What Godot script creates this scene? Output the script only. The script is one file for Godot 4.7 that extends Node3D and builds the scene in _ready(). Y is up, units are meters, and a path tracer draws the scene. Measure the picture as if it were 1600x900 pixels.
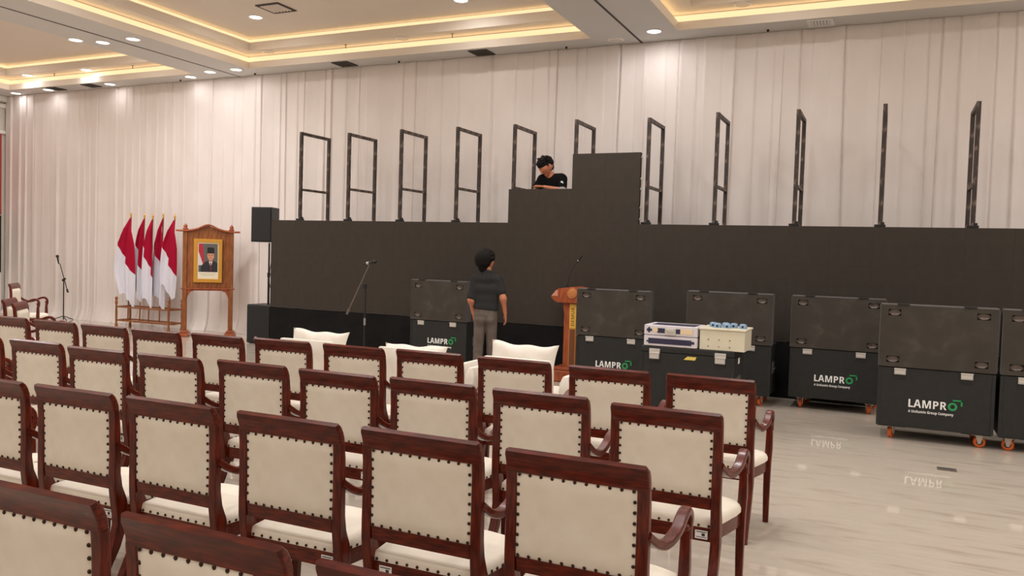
extends Node3D
# A banquet hall being fitted out: draped wall, half-built screen wall, cases on wheels, rows of wooden armchairs.

# ------------------------------------------------------------------ mesh builder
class MB:
	var v = PackedVector3Array()
	var n = PackedVector3Array()
	var t = PackedVector2Array()
	var ix = PackedInt32Array()
	var xf = Transform3D.IDENTITY

	func vert(p, nn, uv = Vector2.ZERO):
		v.append(xf * p)
		n.append((xf.basis * nn).normalized())
		t.append(uv)
		return v.size() - 1

	func tri_i(a, b, c):
		var cr = (v[b] - v[a]).cross(v[c] - v[a])
		if cr.dot(n[a] + n[b] + n[c]) > 0.0:
			ix.append(a); ix.append(c); ix.append(b)
		else:
			ix.append(a); ix.append(b); ix.append(c)

	func quad(a, b, c, d, na, nb = null, nc = null, nd = null):
		var i = vert(a, na, Vector2(0, 1))
		var j = vert(b, na if nb == null else nb, Vector2(1, 1))
		var k = vert(c, na if nc == null else nc, Vector2(1, 0))
		var l = vert(d, na if nd == null else nd, Vector2(0, 0))
		tri_i(i, j, k)
		tri_i(i, k, l)

	func tri(a, b, c, na, nb = null, nc = null):
		tri_i(vert(a, na), vert(b, na if nb == null else nb), vert(c, na if nc == null else nc))

	# a box with rounded-looking chamfered edges
	func box(c, s, r = 0.0, b = Basis.IDENTITY):
		var h = s * 0.5
		r = minf(r, minf(h.x, minf(h.y, h.z)) * 0.98)
		var ax = [Vector3.RIGHT, Vector3.UP, Vector3.BACK]
		var P = func(sx, sy, sz, f):
			var sg = [sx, sy, sz]
			var p = Vector3.ZERO
			for i in 3:
				p[i] = sg[i] * (h[i] - (0.0 if i == f else r))
			return c + b * p
		for f in 3:
			for s1 in [-1, 1]:
				var nn = b * (ax[f] * s1)
				var q = []
				for cc in [[-1, -1], [1, -1], [1, 1], [-1, 1]]:
					var sg = [0, 0, 0]
					sg[f] = s1
					sg[(f + 1) % 3] = cc[0]
					sg[(f + 2) % 3] = cc[1]
					q.append(P.call(sg[0], sg[1], sg[2], f))
				quad(q[0], q[1], q[2], q[3], nn)
		if r <= 0.0:
			return
		for f in 3:
			var g = (f + 1) % 3
			var e = (f + 2) % 3
			for s1 in [-1, 1]:
				for s2 in [-1, 1]:
					var sg = [0, 0, 0]
					sg[f] = s1
					sg[g] = s2
					sg[e] = -1
					var a0 = P.call(sg[0], sg[1], sg[2], f)
					var b0 = P.call(sg[0], sg[1], sg[2], g)
					sg[e] = 1
					var a1 = P.call(sg[0], sg[1], sg[2], f)
					var b1 = P.call(sg[0], sg[1], sg[2], g)
					var na = b * (ax[f] * s1)
					var nb = b * (ax[g] * s2)
					quad(a0, a1, b1, b0, na, na, nb, nb)
		for sx in [-1, 1]:
			for sy in [-1, 1]:
				for sz in [-1, 1]:
					tri(P.call(sx, sy, sz, 0), P.call(sx, sy, sz, 1), P.call(sx, sy, sz, 2), b * Vector3(sx, 0, 0), b * Vector3(0, sy, 0), b * Vector3(0, 0, sz))

	# round tube along a path; rad a number or an array
	func tube(path, rad, seg = 8, caps = true):
		var up = Vector3.UP
		var rings = []
		for i in path.size():
			var tg = (path[mini(i + 1, path.size() - 1)] - path[maxi(i - 1, 0)]).normalized()
			if absf(tg.dot(up)) > 0.95:
				up = Vector3.RIGHT if absf(tg.x) < 0.9 else Vector3.BACK
			var sd = tg.cross(up).normalized()
			up = sd.cross(tg).normalized()
			var r = rad[i] if rad is Array else rad
			var ring = []
			for k in seg + 1:
				var a = TAU * k / seg
				var d = sd * cos(a) + up * sin(a)
				ring.append(vert(path[i] + d * r, d, Vector2(float(k) / seg, i)))
			rings.append(ring)
			if i > 0:
				for k in seg:
					tri_i(rings[i - 1][k], rings[i - 1][k + 1], rings[i][k + 1])
					tri_i(rings[i - 1][k], rings[i][k + 1], rings[i][k])
			if caps and (i == 0 or i == path.size() - 1):
				var cn = -tg if i == 0 else tg
				var m = vert(path[i], cn)
				var pr = -1
				for k in seg + 1:
					var a = TAU * k / seg
					var q = vert(path[i] + (sd * cos(a) + up * sin(a)) * r, cn)
					if pr >= 0:
						tri_i(m, pr, q)
					pr = q

	# rounded rectangular bar along a path lying in the plane across «side»; ws: size along side, hs: size across
	func bar(path, side, ws, hs, r):
		var last = null
		for i in path.size():
			var tg = (path[mini(i + 1, path.size() - 1)] - path[maxi(i - 1, 0)]).normalized()
			var sd = (side - tg * side.dot(tg)).normalized()
			var up = sd.cross(tg).normalized()
			var w = (ws[i] if ws is Array else ws) * 0.5
			var h = (hs[i] if hs is Array else hs) * 0.5
			var rr = minf(r, minf(w, h) * 0.95)
			var ring = []
			var pts = [[w, h - rr, 0], [w - rr, h, 1], [-w + rr, h, 1], [-w, h - rr, 2], [-w, -h + rr, 2], [-w + rr, -h, 3], [w - rr, -h, 3], [w, -h + rr, 0]]
			var nr = [sd, up, -sd, -up]
			for q in pts:
				ring.append(vert(path[i] + sd * q[0] + up * q[1], nr[q[2]], Vector2(0, 0)))
			if last != null:
				for k in 8:
					var k2 = (k + 1) % 8
					tri_i(last[k], last[k2], ring[k2])
					tri_i(last[k], ring[k2], ring[k])
			last = ring
			if i == 0 or i == path.size() - 1:
				var cn = -tg if i == 0 else tg
				var c0 = []
				for q in pts:
					c0.append(vert(path[i] + sd * q[0] + up * q[1], cn))
				for k in range(1, 7):
					tri_i(c0[0], c0[k], c0[k + 1])

	# surface of revolution about y; profile of [radius, y]
	func lathe(prof, seg = 16, at = Transform3D.IDENTITY, flat = false):
		for i in prof.size() - 1:
			var p = prof[i]
			var q = prof[i + 1]
			var dl = Vector2(q[0] - p[0], q[1] - p[1])
			if dl.length() < 1e-6:
				continue
			var n2 = Vector2(dl.y, -dl.x).normalized()
			var na = n2
			var nb = n2
			if not flat:
				if i > 0:
					var d0 = Vector2(p[0] - prof[i - 1][0], p[1] - prof[i - 1][1]).normalized()
					if d0.dot(dl.normalized()) > 0.6:
						na = (n2 + Vector2(d0.y, -d0.x)).normalized()
				if i < prof.size() - 2:
					var d1 = Vector2(prof[i + 2][0] - q[0], prof[i + 2][1] - q[1]).normalized()
					if d1.dot(dl.normalized()) > 0.6:
						nb = (n2 + Vector2(d1.y, -d1.x)).normalized()
			var pr = []
			for k in seg + 1:
				var a = TAU * k / seg
				var c = cos(a)
				var s = sin(a)
				var i0 = vert(at * Vector3(p[0] * c, p[1], p[0] * s), at.basis * Vector3(na.x * c, na.y, na.x * s), Vector2(float(k) / seg, 0))
				var i1 = vert(at * Vector3(q[0] * c, q[1], q[0] * s), at.basis * Vector3(nb.x * c, nb.y, nb.x * s), Vector2(float(k) / seg, 1))
				if pr.size():
					tri_i(pr[0], i0, i1)
					tri_i(pr[0], i1, pr[1])
				pr = [i0, i1]

	func ball(c, r, sg = 10, sq = Vector3.ONE):
		var pr = []
		for i in sg / 2 + 1:
			var a = -PI / 2 + PI * i / (sg / 2)
			pr.append([maxf(cos(a), 0.0001) * r, sin(a) * r])
		lathe(pr, sg, Transform3D(Basis.from_scale(sq), c))

	# extruded polygon in xy, from z0 to z1
	func prism(poly, z0, z1, at = Transform3D.IDENTITY, smooth = false):
		var pp = PackedVector2Array(poly)
		if Geometry2D.is_polygon_clockwise(pp):
			pp.reverse()
		var ids = Geometry2D.triangulate_polygon(pp)
		for e in [[z0, -1.0], [z1, 1.0]]:
			var b0 = v.size()
			for q in pp:
				vert(at * Vector3(q.x, q.y, e[0]), at.basis * Vector3(0, 0, e[1]), q)
			for k in range(0, ids.size(), 3):
				tri_i(b0 + ids[k], b0 + ids[k + 1], b0 + ids[k + 2])
		for i in pp.size():
			var p = pp[i]
			var q = pp[(i + 1) % pp.size()]
			var d = (q - p).normalized()
			var nn = Vector3(d.y, -d.x, 0)
			var na = nn
			var nb = nn
			if smooth:
				var o = pp[(i - 1 + pp.size()) % pp.size()]
				var w = pp[(i + 2) % pp.size()]
				var d0 = (p - o).normalized()
				var d1 = (w - q).normalized()
				if d0.dot(d) > 0.7:
					na = (nn + Vector3(d0.y, -d0.x, 0)).normalized()
				if d1.dot(d) > 0.7:
					nb = (nn + Vector3(d1.y, -d1.x, 0)).normalized()
			quad(at * Vector3(p.x, p.y, z0), at * Vector3(q.x, q.y, z0), at * Vector3(q.x, q.y, z1), at * Vector3(p.x, p.y, z1), at.basis * na, at.basis * nb, at.basis * nb, at.basis * na)

	# a sheet from a grid of points (rows of equal length), smooth normals; outward chosen by «facing»
	func sheet(rows, facing, uvs = Vector2.ONE):
		var R = rows.size()
		var C = rows[0].size()
		var b0 = v.size()
		for i in R:
			for j in C:
				var du = rows[i][mini(j + 1, C - 1)] - rows[i][maxi(j - 1, 0)]
				var dv = rows[mini(i + 1, R - 1)][j] - rows[maxi(i - 1, 0)][j]
				var nn = du.cross(dv)
				if nn.length_squared() < 1e-14:
					nn = facing
				if nn.dot(facing) < 0:
					nn = -nn
				vert(rows[i][j], nn, Vector2(float(j) / (C - 1), float(i) / (R - 1)) * uvs)
		for i in R - 1:
			for j in C - 1:
				var a = b0 + i * C + j
				tri_i(a, a + 1, a + C + 1)
				tri_i(a, a + C + 1, a + C)

	# closed surface from rings (each ring a loop of points), normals from the grid
	func rings(rs, cap0 = true, cap1 = true):
		var R = rs.size()
		var C = rs[0].size()
		var mid = []
		for i in R:
			var m = Vector3.ZERO
			for p in rs[i]:
				m += p
			mid.append(m / C)
		var b0 = v.size()
		for i in R:
			for j in C:
				var du = rs[i][(j + 1) % C] - rs[i][(j - 1 + C) % C]
				var dv = rs[mini(i + 1, R - 1)][j] - rs[maxi(i - 1, 0)][j]
				var nn = du.cross(dv)
				var out = rs[i][j] - mid[i]
				if nn.length_squared() < 1e-14:
					nn = out
				if nn.dot(out) < 0:
					nn = -nn
				vert(rs[i][j], nn, Vector2(float(j) / C, float(i) / R))
		for i in R - 1:
			for j in C:
				var a = b0 + i * C + j
				var b = b0 + i * C + (j + 1) % C
				tri_i(a, b, b + C)
				tri_i(a, b + C, a + C)
		for e in [[cap0, 0, 1], [cap1, R - 1, R - 2]]:
			if not e[0]:
				continue
			var cn = (mid[e[1]] - mid[e[2]])
			var m = vert(mid[e[1]], cn)
			var pr = -1
			for j in C + 1:
				var q = vert(rs[e[1]][j % C], cn)
				if pr >= 0:
					tri_i(m, pr, q)
				pr = q

	func mesh():
		var arr = []
		arr.resize(Mesh.ARRAY_MAX)
		arr[Mesh.ARRAY_VERTEX] = v
		arr[Mesh.ARRAY_NORMAL] = n
		arr[Mesh.ARRAY_TEX_UV] = t
		arr[Mesh.ARRAY_INDEX] = ix
		var m = ArrayMesh.new()
		m.add_surface_from_arrays(Mesh.PRIMITIVE_TRIANGLES, arr)
		return m

# ------------------------------------------------------------------ scene helpers
var used = {}
var M = {}
var rng = RandomNumberGenerator.new()

func numbered(called):
	var k = used.get(called, 0)
	used[called] = k + 1
	return called if k == 0 else "%s_%03d" % [called, k]

func tag(o, label, category, group = ""):
	o.set_meta("label", label)
	o.set_meta("category", category)
	if group != "":
		o.set_meta("group", group)
	return o

func thing(called, label, category, at = Vector3.ZERO, turn = 0.0, group = ""):
	var o = Node3D.new()
	o.name = numbered(called)
	add_child(o)
	o.position = at
	o.rotation.y = turn
	return tag(o, label, category, group)

# commits a builder (or takes a mesh) as one named MeshInstance3D
func obj(called, b, mat, parent = self, at = null):
	var o = MeshInstance3D.new()
	o.mesh = b.mesh() if b is MB else b
	o.material_override = mat
	o.cast_shadow = GeometryInstance3D.SHADOW_CASTING_SETTING_ON
	if parent == self:
		o.name = numbered(called)
		add_child(o)
	else:
		var k = 0
		var nm = called
		while parent.has_node(NodePath(nm)):
			k += 1
			nm = "%s_%03d" % [called, k]
		o.name = nm
		parent.add_child(o, true)
	if at != null:
		if at is Transform3D:
			o.transform = at
		else:
			o.position = at
	return o

func struct(called, b, mat, parent = self, at = null):
	var o = obj(called, b, mat, parent, at)
	o.set_meta("kind", "structure")
	return o

func stuff(o):
	o.set_meta("kind", "stuff")
	return o

func dup(root, at, turn, label, group = ""):
	var r = root.duplicate()
	var stem = String(root.name)
	r.name = numbered(RegEx.create_from_string("_\\d{3}$").sub(stem, ""))
	add_child(r)
	r.position = at
	r.rotation.y = turn
	r.set_meta("label", label)
	if group != "":
		r.set_meta("group", group)
	return r

func mat(c, rough = 0.6, metal = 0.0, spec = 0.5):
	var m = StandardMaterial3D.new()
	m.albedo_color = c
	m.roughness = rough
	m.metallic = metal
	m.metallic_specular = spec
	return m

func rgb8(r, g, b):
	return Color(r / 255.0, g / 255.0, b / 255.0)

func noise_tex(sd, freq, stops, size = 512, octaves = 4, warp = 0.0, type = FastNoiseLite.TYPE_SIMPLEX_SMOOTH):
	var f = FastNoiseLite.new()
	f.seed = sd
	f.noise_type = type
	f.frequency = freq
	f.fractal_octaves = octaves
	if warp > 0.0:
		f.domain_warp_enabled = true
		f.domain_warp_amplitude = warp
		f.domain_warp_frequency = freq * 0.6
	var tx = NoiseTexture2D.new()
	tx.width = size
	tx.height = size
	tx.seamless = true
	tx.noise = f
	if stops != null:
		var g = Gradient.new()
		g.offsets = PackedFloat32Array(stops.map(func(s): return s[0]))
		g.colors = PackedColorArray(stops.map(func(s): return s[1]))
		tx.color_ramp = g
	return tx

func textured(tex, scale, rough = 0.6, world = false, spec = 0.5):
	var m = StandardMaterial3D.new()
	m.albedo_texture = tex
	m.uv1_triplanar = true
	m.uv1_world_triplanar = world
	m.uv1_scale = scale
	m.roughness = rough
	m.metallic_specular = spec
	return m

func area_light(at, look, size, color, energy):
	var l = AreaLight3D.new()
	l.area_size = size
	l.light_color = color
	l.light_energy = energy
	l.area_range = 40.0
	l.area_attenuation = 2.0
	l.shadow_enabled = true
	l.name = numbered("lamp_light")
	add_child(l)
	var up = Vector3.UP if absf(look.y) < 0.9 else Vector3.BACK
	l.look_at_from_position(at, at + look, up)
	return l

func smooth_path(pts, per = 6):
	var c = Curve3D.new()
	for i in pts.size():
		var a = pts[maxi(i - 1, 0)]
		var b = pts[mini(i + 1, pts.size() - 1)]
		var d = (b - a) / 6.0
		c.add_point(pts[i], -d, d)
	var out = []
	for i in pts.size() - 1:
		for k in per:
			out.append(c.sample(i, float(k) / per))
	out.append(pts[-1])
	return out

# ------------------------------------------------------------------ smooth bodies: capsules joined with a smooth minimum, meshed as surface nets
func body_into(mb, prims, k, cell, clips = []):
	var lo = Vector3(1e9, 1e9, 1e9)
	var hi = -lo
	for p in prims:
		var r = maxf(p[2], p[3])
		for q in [p[0], p[1]]:
			lo = lo.min(q - Vector3.ONE * r)
			hi = hi.max(q + Vector3.ONE * r)
	lo -= Vector3.ONE * cell * 2.5
	hi += Vector3.ONE * cell * 2.5
	var nx = int((hi.x - lo.x) / cell) + 2
	var ny = int((hi.y - lo.y) / cell) + 2
	var nz = int((hi.z - lo.z) / cell) + 2
	var f = PackedFloat32Array()
	f.resize(nx * ny * nz)
	f.fill(9.0)
	for p in prims:
		var a: Vector3 = p[0]
		var b: Vector3 = p[1]
		var ra: float = p[2]
		var rb: float = p[3]
		var kk: float = p[4] if p.size() > 4 else k
		var mg = maxf(ra, rb) + kk + cell * 1.5
		var l0 = ((a.min(b) - Vector3.ONE * mg - lo) / cell).floor()
		var l1 = ((a.max(b) + Vector3.ONE * mg - lo) / cell).ceil()
		var ab = b - a
		var ll = maxf(ab.length_squared(), 1e-9)
		for z in range(maxi(0, int(l0.z)), mini(nz, int(l1.z) + 1)):
			for y in range(maxi(0, int(l0.y)), mini(ny, int(l1.y) + 1)):
				var row = (z * ny + y) * nx
				for x in range(maxi(0, int(l0.x)), mini(nx, int(l1.x) + 1)):
					var q = lo + Vector3(x, y, z) * cell
					var h = clampf((q - a).dot(ab) / ll, 0.0, 1.0)
					var d = (q - a - ab * h).length() - lerpf(ra, rb, h)
					var o = f[row + x]
					var e = maxf(kk - absf(d - o), 0.0) / kk
					f[row + x] = minf(d, o) - e * e * kk * 0.25
	for c in clips:
		for z in nz:
			for y in ny:
				for x in nx:
					var i = (z * ny + y) * nx + x
					f[i] = maxf(f[i], (lo + Vector3(x, y, z) * cell).dot(c[0]) - c[1])
	var st = [1, nx, nx * ny]
	var at = {}
	for z in nz - 1:
		for y in ny - 1:
			var row = (z * ny + y) * nx
			for x in nx - 1:
				var i = row + x
				var f0 = f[i]
				if f0 > cell * 2.0 or f0 < -cell * 2.0:
					continue
				var neg = 0
				var vals = []
				for c in 8:
					var w = f[i + (c & 1) + (nx if c & 2 else 0) + (nx * ny if c & 4 else 0)]
					vals.append(w)
					if w < 0.0:
						neg += 1
				if neg == 0 or neg == 8:
					continue
				var sum = Vector3.ZERO
				var cnt = 0
				for c in 8:
					for ax in 3:
						var bit = 1 << ax
						if c & bit:
							continue
						var va = vals[c]
						var vb = vals[c | bit]
						if (va < 0.0) != (vb < 0.0):
							var pt = Vector3(c & 1, (c >> 1) & 1, (c >> 2) & 1)
							pt[ax] = va / (va - vb)
							sum += pt
							cnt += 1
				var g = Vector3(vals[1] + vals[3] + vals[5] + vals[7] - vals[0] - vals[2] - vals[4] - vals[6], vals[2] + vals[3] + vals[6] + vals[7] - vals[0] - vals[1] - vals[4] - vals[5], vals[4] + vals[5] + vals[6] + vals[7] - vals[0] - vals[1] - vals[2] - vals[3])
				at[i] = mb.vert(lo + (Vector3(x, y, z) + sum / cnt) * cell, g)
	for i in at:
		for ax in 3:
			var u = st[(ax + 1) % 3]
			var w = st[(ax + 2) % 3]
			if (f[i] < 0.0) != (f[i + st[ax]] < 0.0):
				if at.has(i - u) and at.has(i - w) and at.has(i - u - w):
					mb.tri_i(at[i], at[i - u], at[i - u - w])
					mb.tri_i(at[i], at[i - u - w], at[i - w])

func _ready():
	rng.seed = 7
	setup_view()
	make_materials()
	build_shell()
	build_trays()
	build_downlights()
	build_curtains()
	build_screen_wall()
	build_cases()
	build_left_corner()
	build_podium()
	build_sound()
	build_lounge()
	build_chairs()
	build_people()
	build_small()

func setup_view():
	var cam = Camera3D.new()
	cam.name = "camera"
	add_child(cam)
	cam.position = Vector3(0, 1.74, 0)
	cam.basis = Basis(Vector3.UP, deg_to_rad(24.746)) * Basis(Vector3.RIGHT, deg_to_rad(-2.292)) * Basis(Vector3.BACK, deg_to_rad(1.712))
	cam.fov = 38.95
	cam.near = 0.05
	cam.far = 100.0
	cam.current = true
	var we = WorldEnvironment.new()
	we.name = "surroundings"
	var e = Environment.new()
	e.background_mode = Environment.BG_COLOR
	e.background_color = Color(0.02, 0.02, 0.02)
	e.tonemap_mode = Environment.TONE_MAPPER_LINEAR
	e.tonemap_exposure = 1.33
	e.sdfgi_enabled = true
	e.ssao_enabled = true
	e.ssil_enabled = true
	we.environment = e
	add_child(we)

func make_materials():
	M.paint = mat(rgb8(228, 217, 204), 0.7)
	M.soffit = mat(rgb8(214, 212, 208), 0.7)
	M.white = mat(rgb8(238, 236, 232), 0.5)
	M.wall = mat(rgb8(225, 218, 210), 0.8)
	M.dark = mat(rgb8(24, 23, 23), 0.6)
	M.slot = mat(rgb8(60, 54, 50), 0.7)
	M.lamp = mat(Color.WHITE, 0.5)
	M.lamp.emission_enabled = true
	M.lamp.emission = Color(1, 0.98, 0.97)
	M.lamp.emission_energy_multiplier = 3.0
	M.cove = mat(Color(0.5, 0.44, 0.34), 0.6)
	M.cove.emission_enabled = true
	M.cove.emission = Color(1.0, 0.88, 0.68)
	M.cove.emission_energy_multiplier = 0.8
	var dk = rgb8(50, 12, 4)
	var md = rgb8(90, 26, 9)
	var lt = rgb8(116, 40, 16)
	var wt = noise_tex(3, 0.012, [[0.0, dk], [0.35, dk.lerp(md, 0.6)], [0.55, md], [0.75, md.lerp(lt, 0.6)], [1.0, lt]], 512, 5, 25.0)
	for k in [["wood_x", Vector3(1.2, 9, 9)], ["wood_y", Vector3(9, 1.2, 9)], ["wood_z", Vector3(9, 9, 1.2)]]:
		M[k[0]] = textured(wt, k[1], 0.28, false, 0.38)
		M[k[0]].clearcoat_enabled = true
		M[k[0]].clearcoat = 0.12
		M[k[0]].clearcoat_roughness = 0.12
	M.cream = textured(noise_tex(5, 0.008, [[0.0, rgb8(230, 220, 204)], [1.0, rgb8(238, 230, 216)]], 256, 3), Vector3(3, 3, 3), 0.7)
	M.nail = mat(rgb8(58, 40, 30), 0.35, 0.7)
	M.tuft = mat(rgb8(240, 234, 226), 0.7)
	M.slip = textured(noise_tex(6, 0.01, [[0.0, rgb8(222, 214, 202)], [1.0, rgb8(236, 229, 219)]], 256, 3), Vector3(2, 2, 2), 0.8)
	M.curtain = textured(noise_tex(8, 0.01, [[0.0, rgb8(226, 217, 213)], [1.0, rgb8(231, 223, 219)]], 256, 3), Vector3(0.7, 0.4, 0.7), 0.85)
	M.curtain.metallic_specular = 0.25
	M.marble = textured(noise_tex(11, 0.006, [[0.0, rgb8(172, 159, 145)], [0.3, rgb8(190, 178, 164)], [0.5, rgb8(196, 185, 171)], [0.62, rgb8(192, 181, 167)], [1.0, rgb8(200, 190, 177)]], 1024, 6, 60.0), Vector3(0.2, 0.5, 1.2), 0.012, true)
	M.led = textured(noise_tex(13, 0.02, [[0.0, rgb8(57, 51, 46)], [1.0, rgb8(62, 56, 50)]], 256, 3), Vector3(1, 1, 1), 0.55, false, 0.3)
	M.skirt = textured(noise_tex(14, 0.01, [[0.0, rgb8(26, 25, 26)], [1.0, rgb8(33, 32, 32)]], 256, 3), Vector3(1, 1, 1), 0.9, false, 0.2)
	M.steel = textured(noise_tex(15, 0.02, [[0.0, rgb8(38, 27, 24)], [0.55, rgb8(56, 44, 38)], [0.68, rgb8(94, 80, 70)], [1.0, rgb8(150, 134, 118)]], 256, 4), Vector3(2.6, 1.1, 2.6), 0.5)
	M.case = textured(noise_tex(16, 0.02, [[0.0, rgb8(38, 38, 38)], [1.0, rgb8(44, 44, 43)]], 256, 4), Vector3(2, 2, 2), 0.5, false, 0.4)
	M.lid = textured(noise_tex(17, 0.007, [[0.0, rgb8(60, 55, 50)], [0.55, rgb8(64, 59, 53)], [0.8, rgb8(69, 64, 58)], [1.0, rgb8(82, 76, 69)]], 512, 5, 20.0), Vector3(0.9, 0.9, 0.9), 0.6, false, 0.35)
	M.alu = mat(rgb8(112, 110, 112), 0.45, 0.5)
	M.latch = mat(rgb8(206, 202, 196), 0.35, 0.35)
	M.orange = mat(rgb8(214, 98, 36), 0.5)
	M.bracket = mat(rgb8(196, 190, 182), 0.4, 0.4)
	M.print_white = mat(rgb8(238, 238, 236), 0.5)
	M.print_green = mat(rgb8(38, 150, 86), 0.5)
	M.black = mat(rgb8(18, 18, 19), 0.5)
	M.grille = textured(noise_tex(18, 0.2, [[0.0, rgb8(14, 14, 15)], [1.0, rgb8(28, 28, 29)]], 256, 2), Vector3(4, 4, 4), 0.7)
	var pw = noise_tex(19, 0.012, [[0.0, rgb8(128, 62, 34)], [0.5, rgb8(158, 80, 46)], [1.0, rgb8(178, 96, 58)]], 256, 4, 15.0)
	M.podium = textured(pw, Vector3(6, 1, 6), 0.35)
	var sw = noise_tex(20, 0.012, [[0.0, rgb8(112, 62, 26)], [0.5, rgb8(140, 80, 36)], [1.0, rgb8(160, 96, 48)]], 256, 4, 15.0)
	M.stand = textured(sw, Vector3(6, 1, 6), 0.4)
	M.gold = mat(rgb8(214, 158, 62), 0.35, 0.45)
	M.red = mat(rgb8(158, 8, 46), 0.8, 0.0, 0.3)
	M.flag_white = mat(rgb8(212, 211, 222), 0.85)
	M.skin = mat(rgb8(184, 116, 86), 0.55)
	M.hair = mat(rgb8(17, 13, 12), 0.75, 0.0, 0.3)
	M.shirt = mat(rgb8(48, 48, 48), 0.9, 0.0, 0.2)
	M.shirt2 = mat(rgb8(20, 19, 20), 0.9, 0.0, 0.2)
	M.jeans = textured(noise_tex(21, 0.01, [[0.0, rgb8(84, 74, 68)], [1.0, rgb8(106, 95, 87)]], 256, 4), Vector3(3, 3, 3), 0.85)
	M.chrome = mat(rgb8(180, 178, 176), 0.25, 0.8)

# ------------------------------------------------------------------ the hall
const XL = -19.26
const XR = 13.0
const ZB = -13.0
const ZF = 7.6
const CY = 5.15
const TRAYS = [[-18.3, -12.65], [-11.27, -4.34], [-3.01, 3.92], [5.25, 12.0]]
const TRAY_Z = [[-12.12, -3.6], [-2.2, 6.4]]

func build_shell():
	var b = MB.new()
	b.box(Vector3((XL + XR) / 2, -0.1, (ZB + ZF) / 2), Vector3(XR - XL + 0.6, 0.2, ZF - ZB + 0.6))
	struct("floor", b, M.marble)
	b = MB.new()
	b.box(Vector3((XL + XR) / 2, 3.0, ZB - 0.15), Vector3(XR - XL + 0.6, 6.2, 0.3))
	struct("wall_back", b, M.wall)
	b = MB.new()
	b.box(Vector3((XL + XR) / 2, 3.0, ZF + 0.15), Vector3(XR - XL + 0.6, 6.2, 0.3))
	struct("wall_front", b, M.wall)
	b = MB.new()
	b.box(Vector3(XL - 0.15, 3.0, (ZB + ZF) / 2), Vector3(0.3, 6.2, ZF - ZB))
	struct("wall_left", b, M.wall)
	b = MB.new()
	b.box(Vector3(XR + 0.15, 3.0, (ZB + ZF) / 2), Vector3(0.3, 6.2, ZF - ZB))
	struct("wall_right", b, M.wall)
	b = MB.new()
	b.box(Vector3((XL + XR) / 2, 6.05, (ZB + ZF) / 2), Vector3(XR - XL + 0.6, 0.1, ZF - ZB + 0.6))
	struct("roof", b, M.wall)
	# moulding at the head of the left wall
	b = MB.new()
	for q in [[5.08, 0.14, 0.12], [4.92, 0.1, 0.06], [4.3, 0.08, 0.05]]:
		b.box(Vector3(XL + q[2] / 2, q[0], (ZB + ZF) / 2), Vector3(q[2], q[1], ZF - ZB - 0.02), 0.01)
	struct("trim_1", b, M.white)

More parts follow.
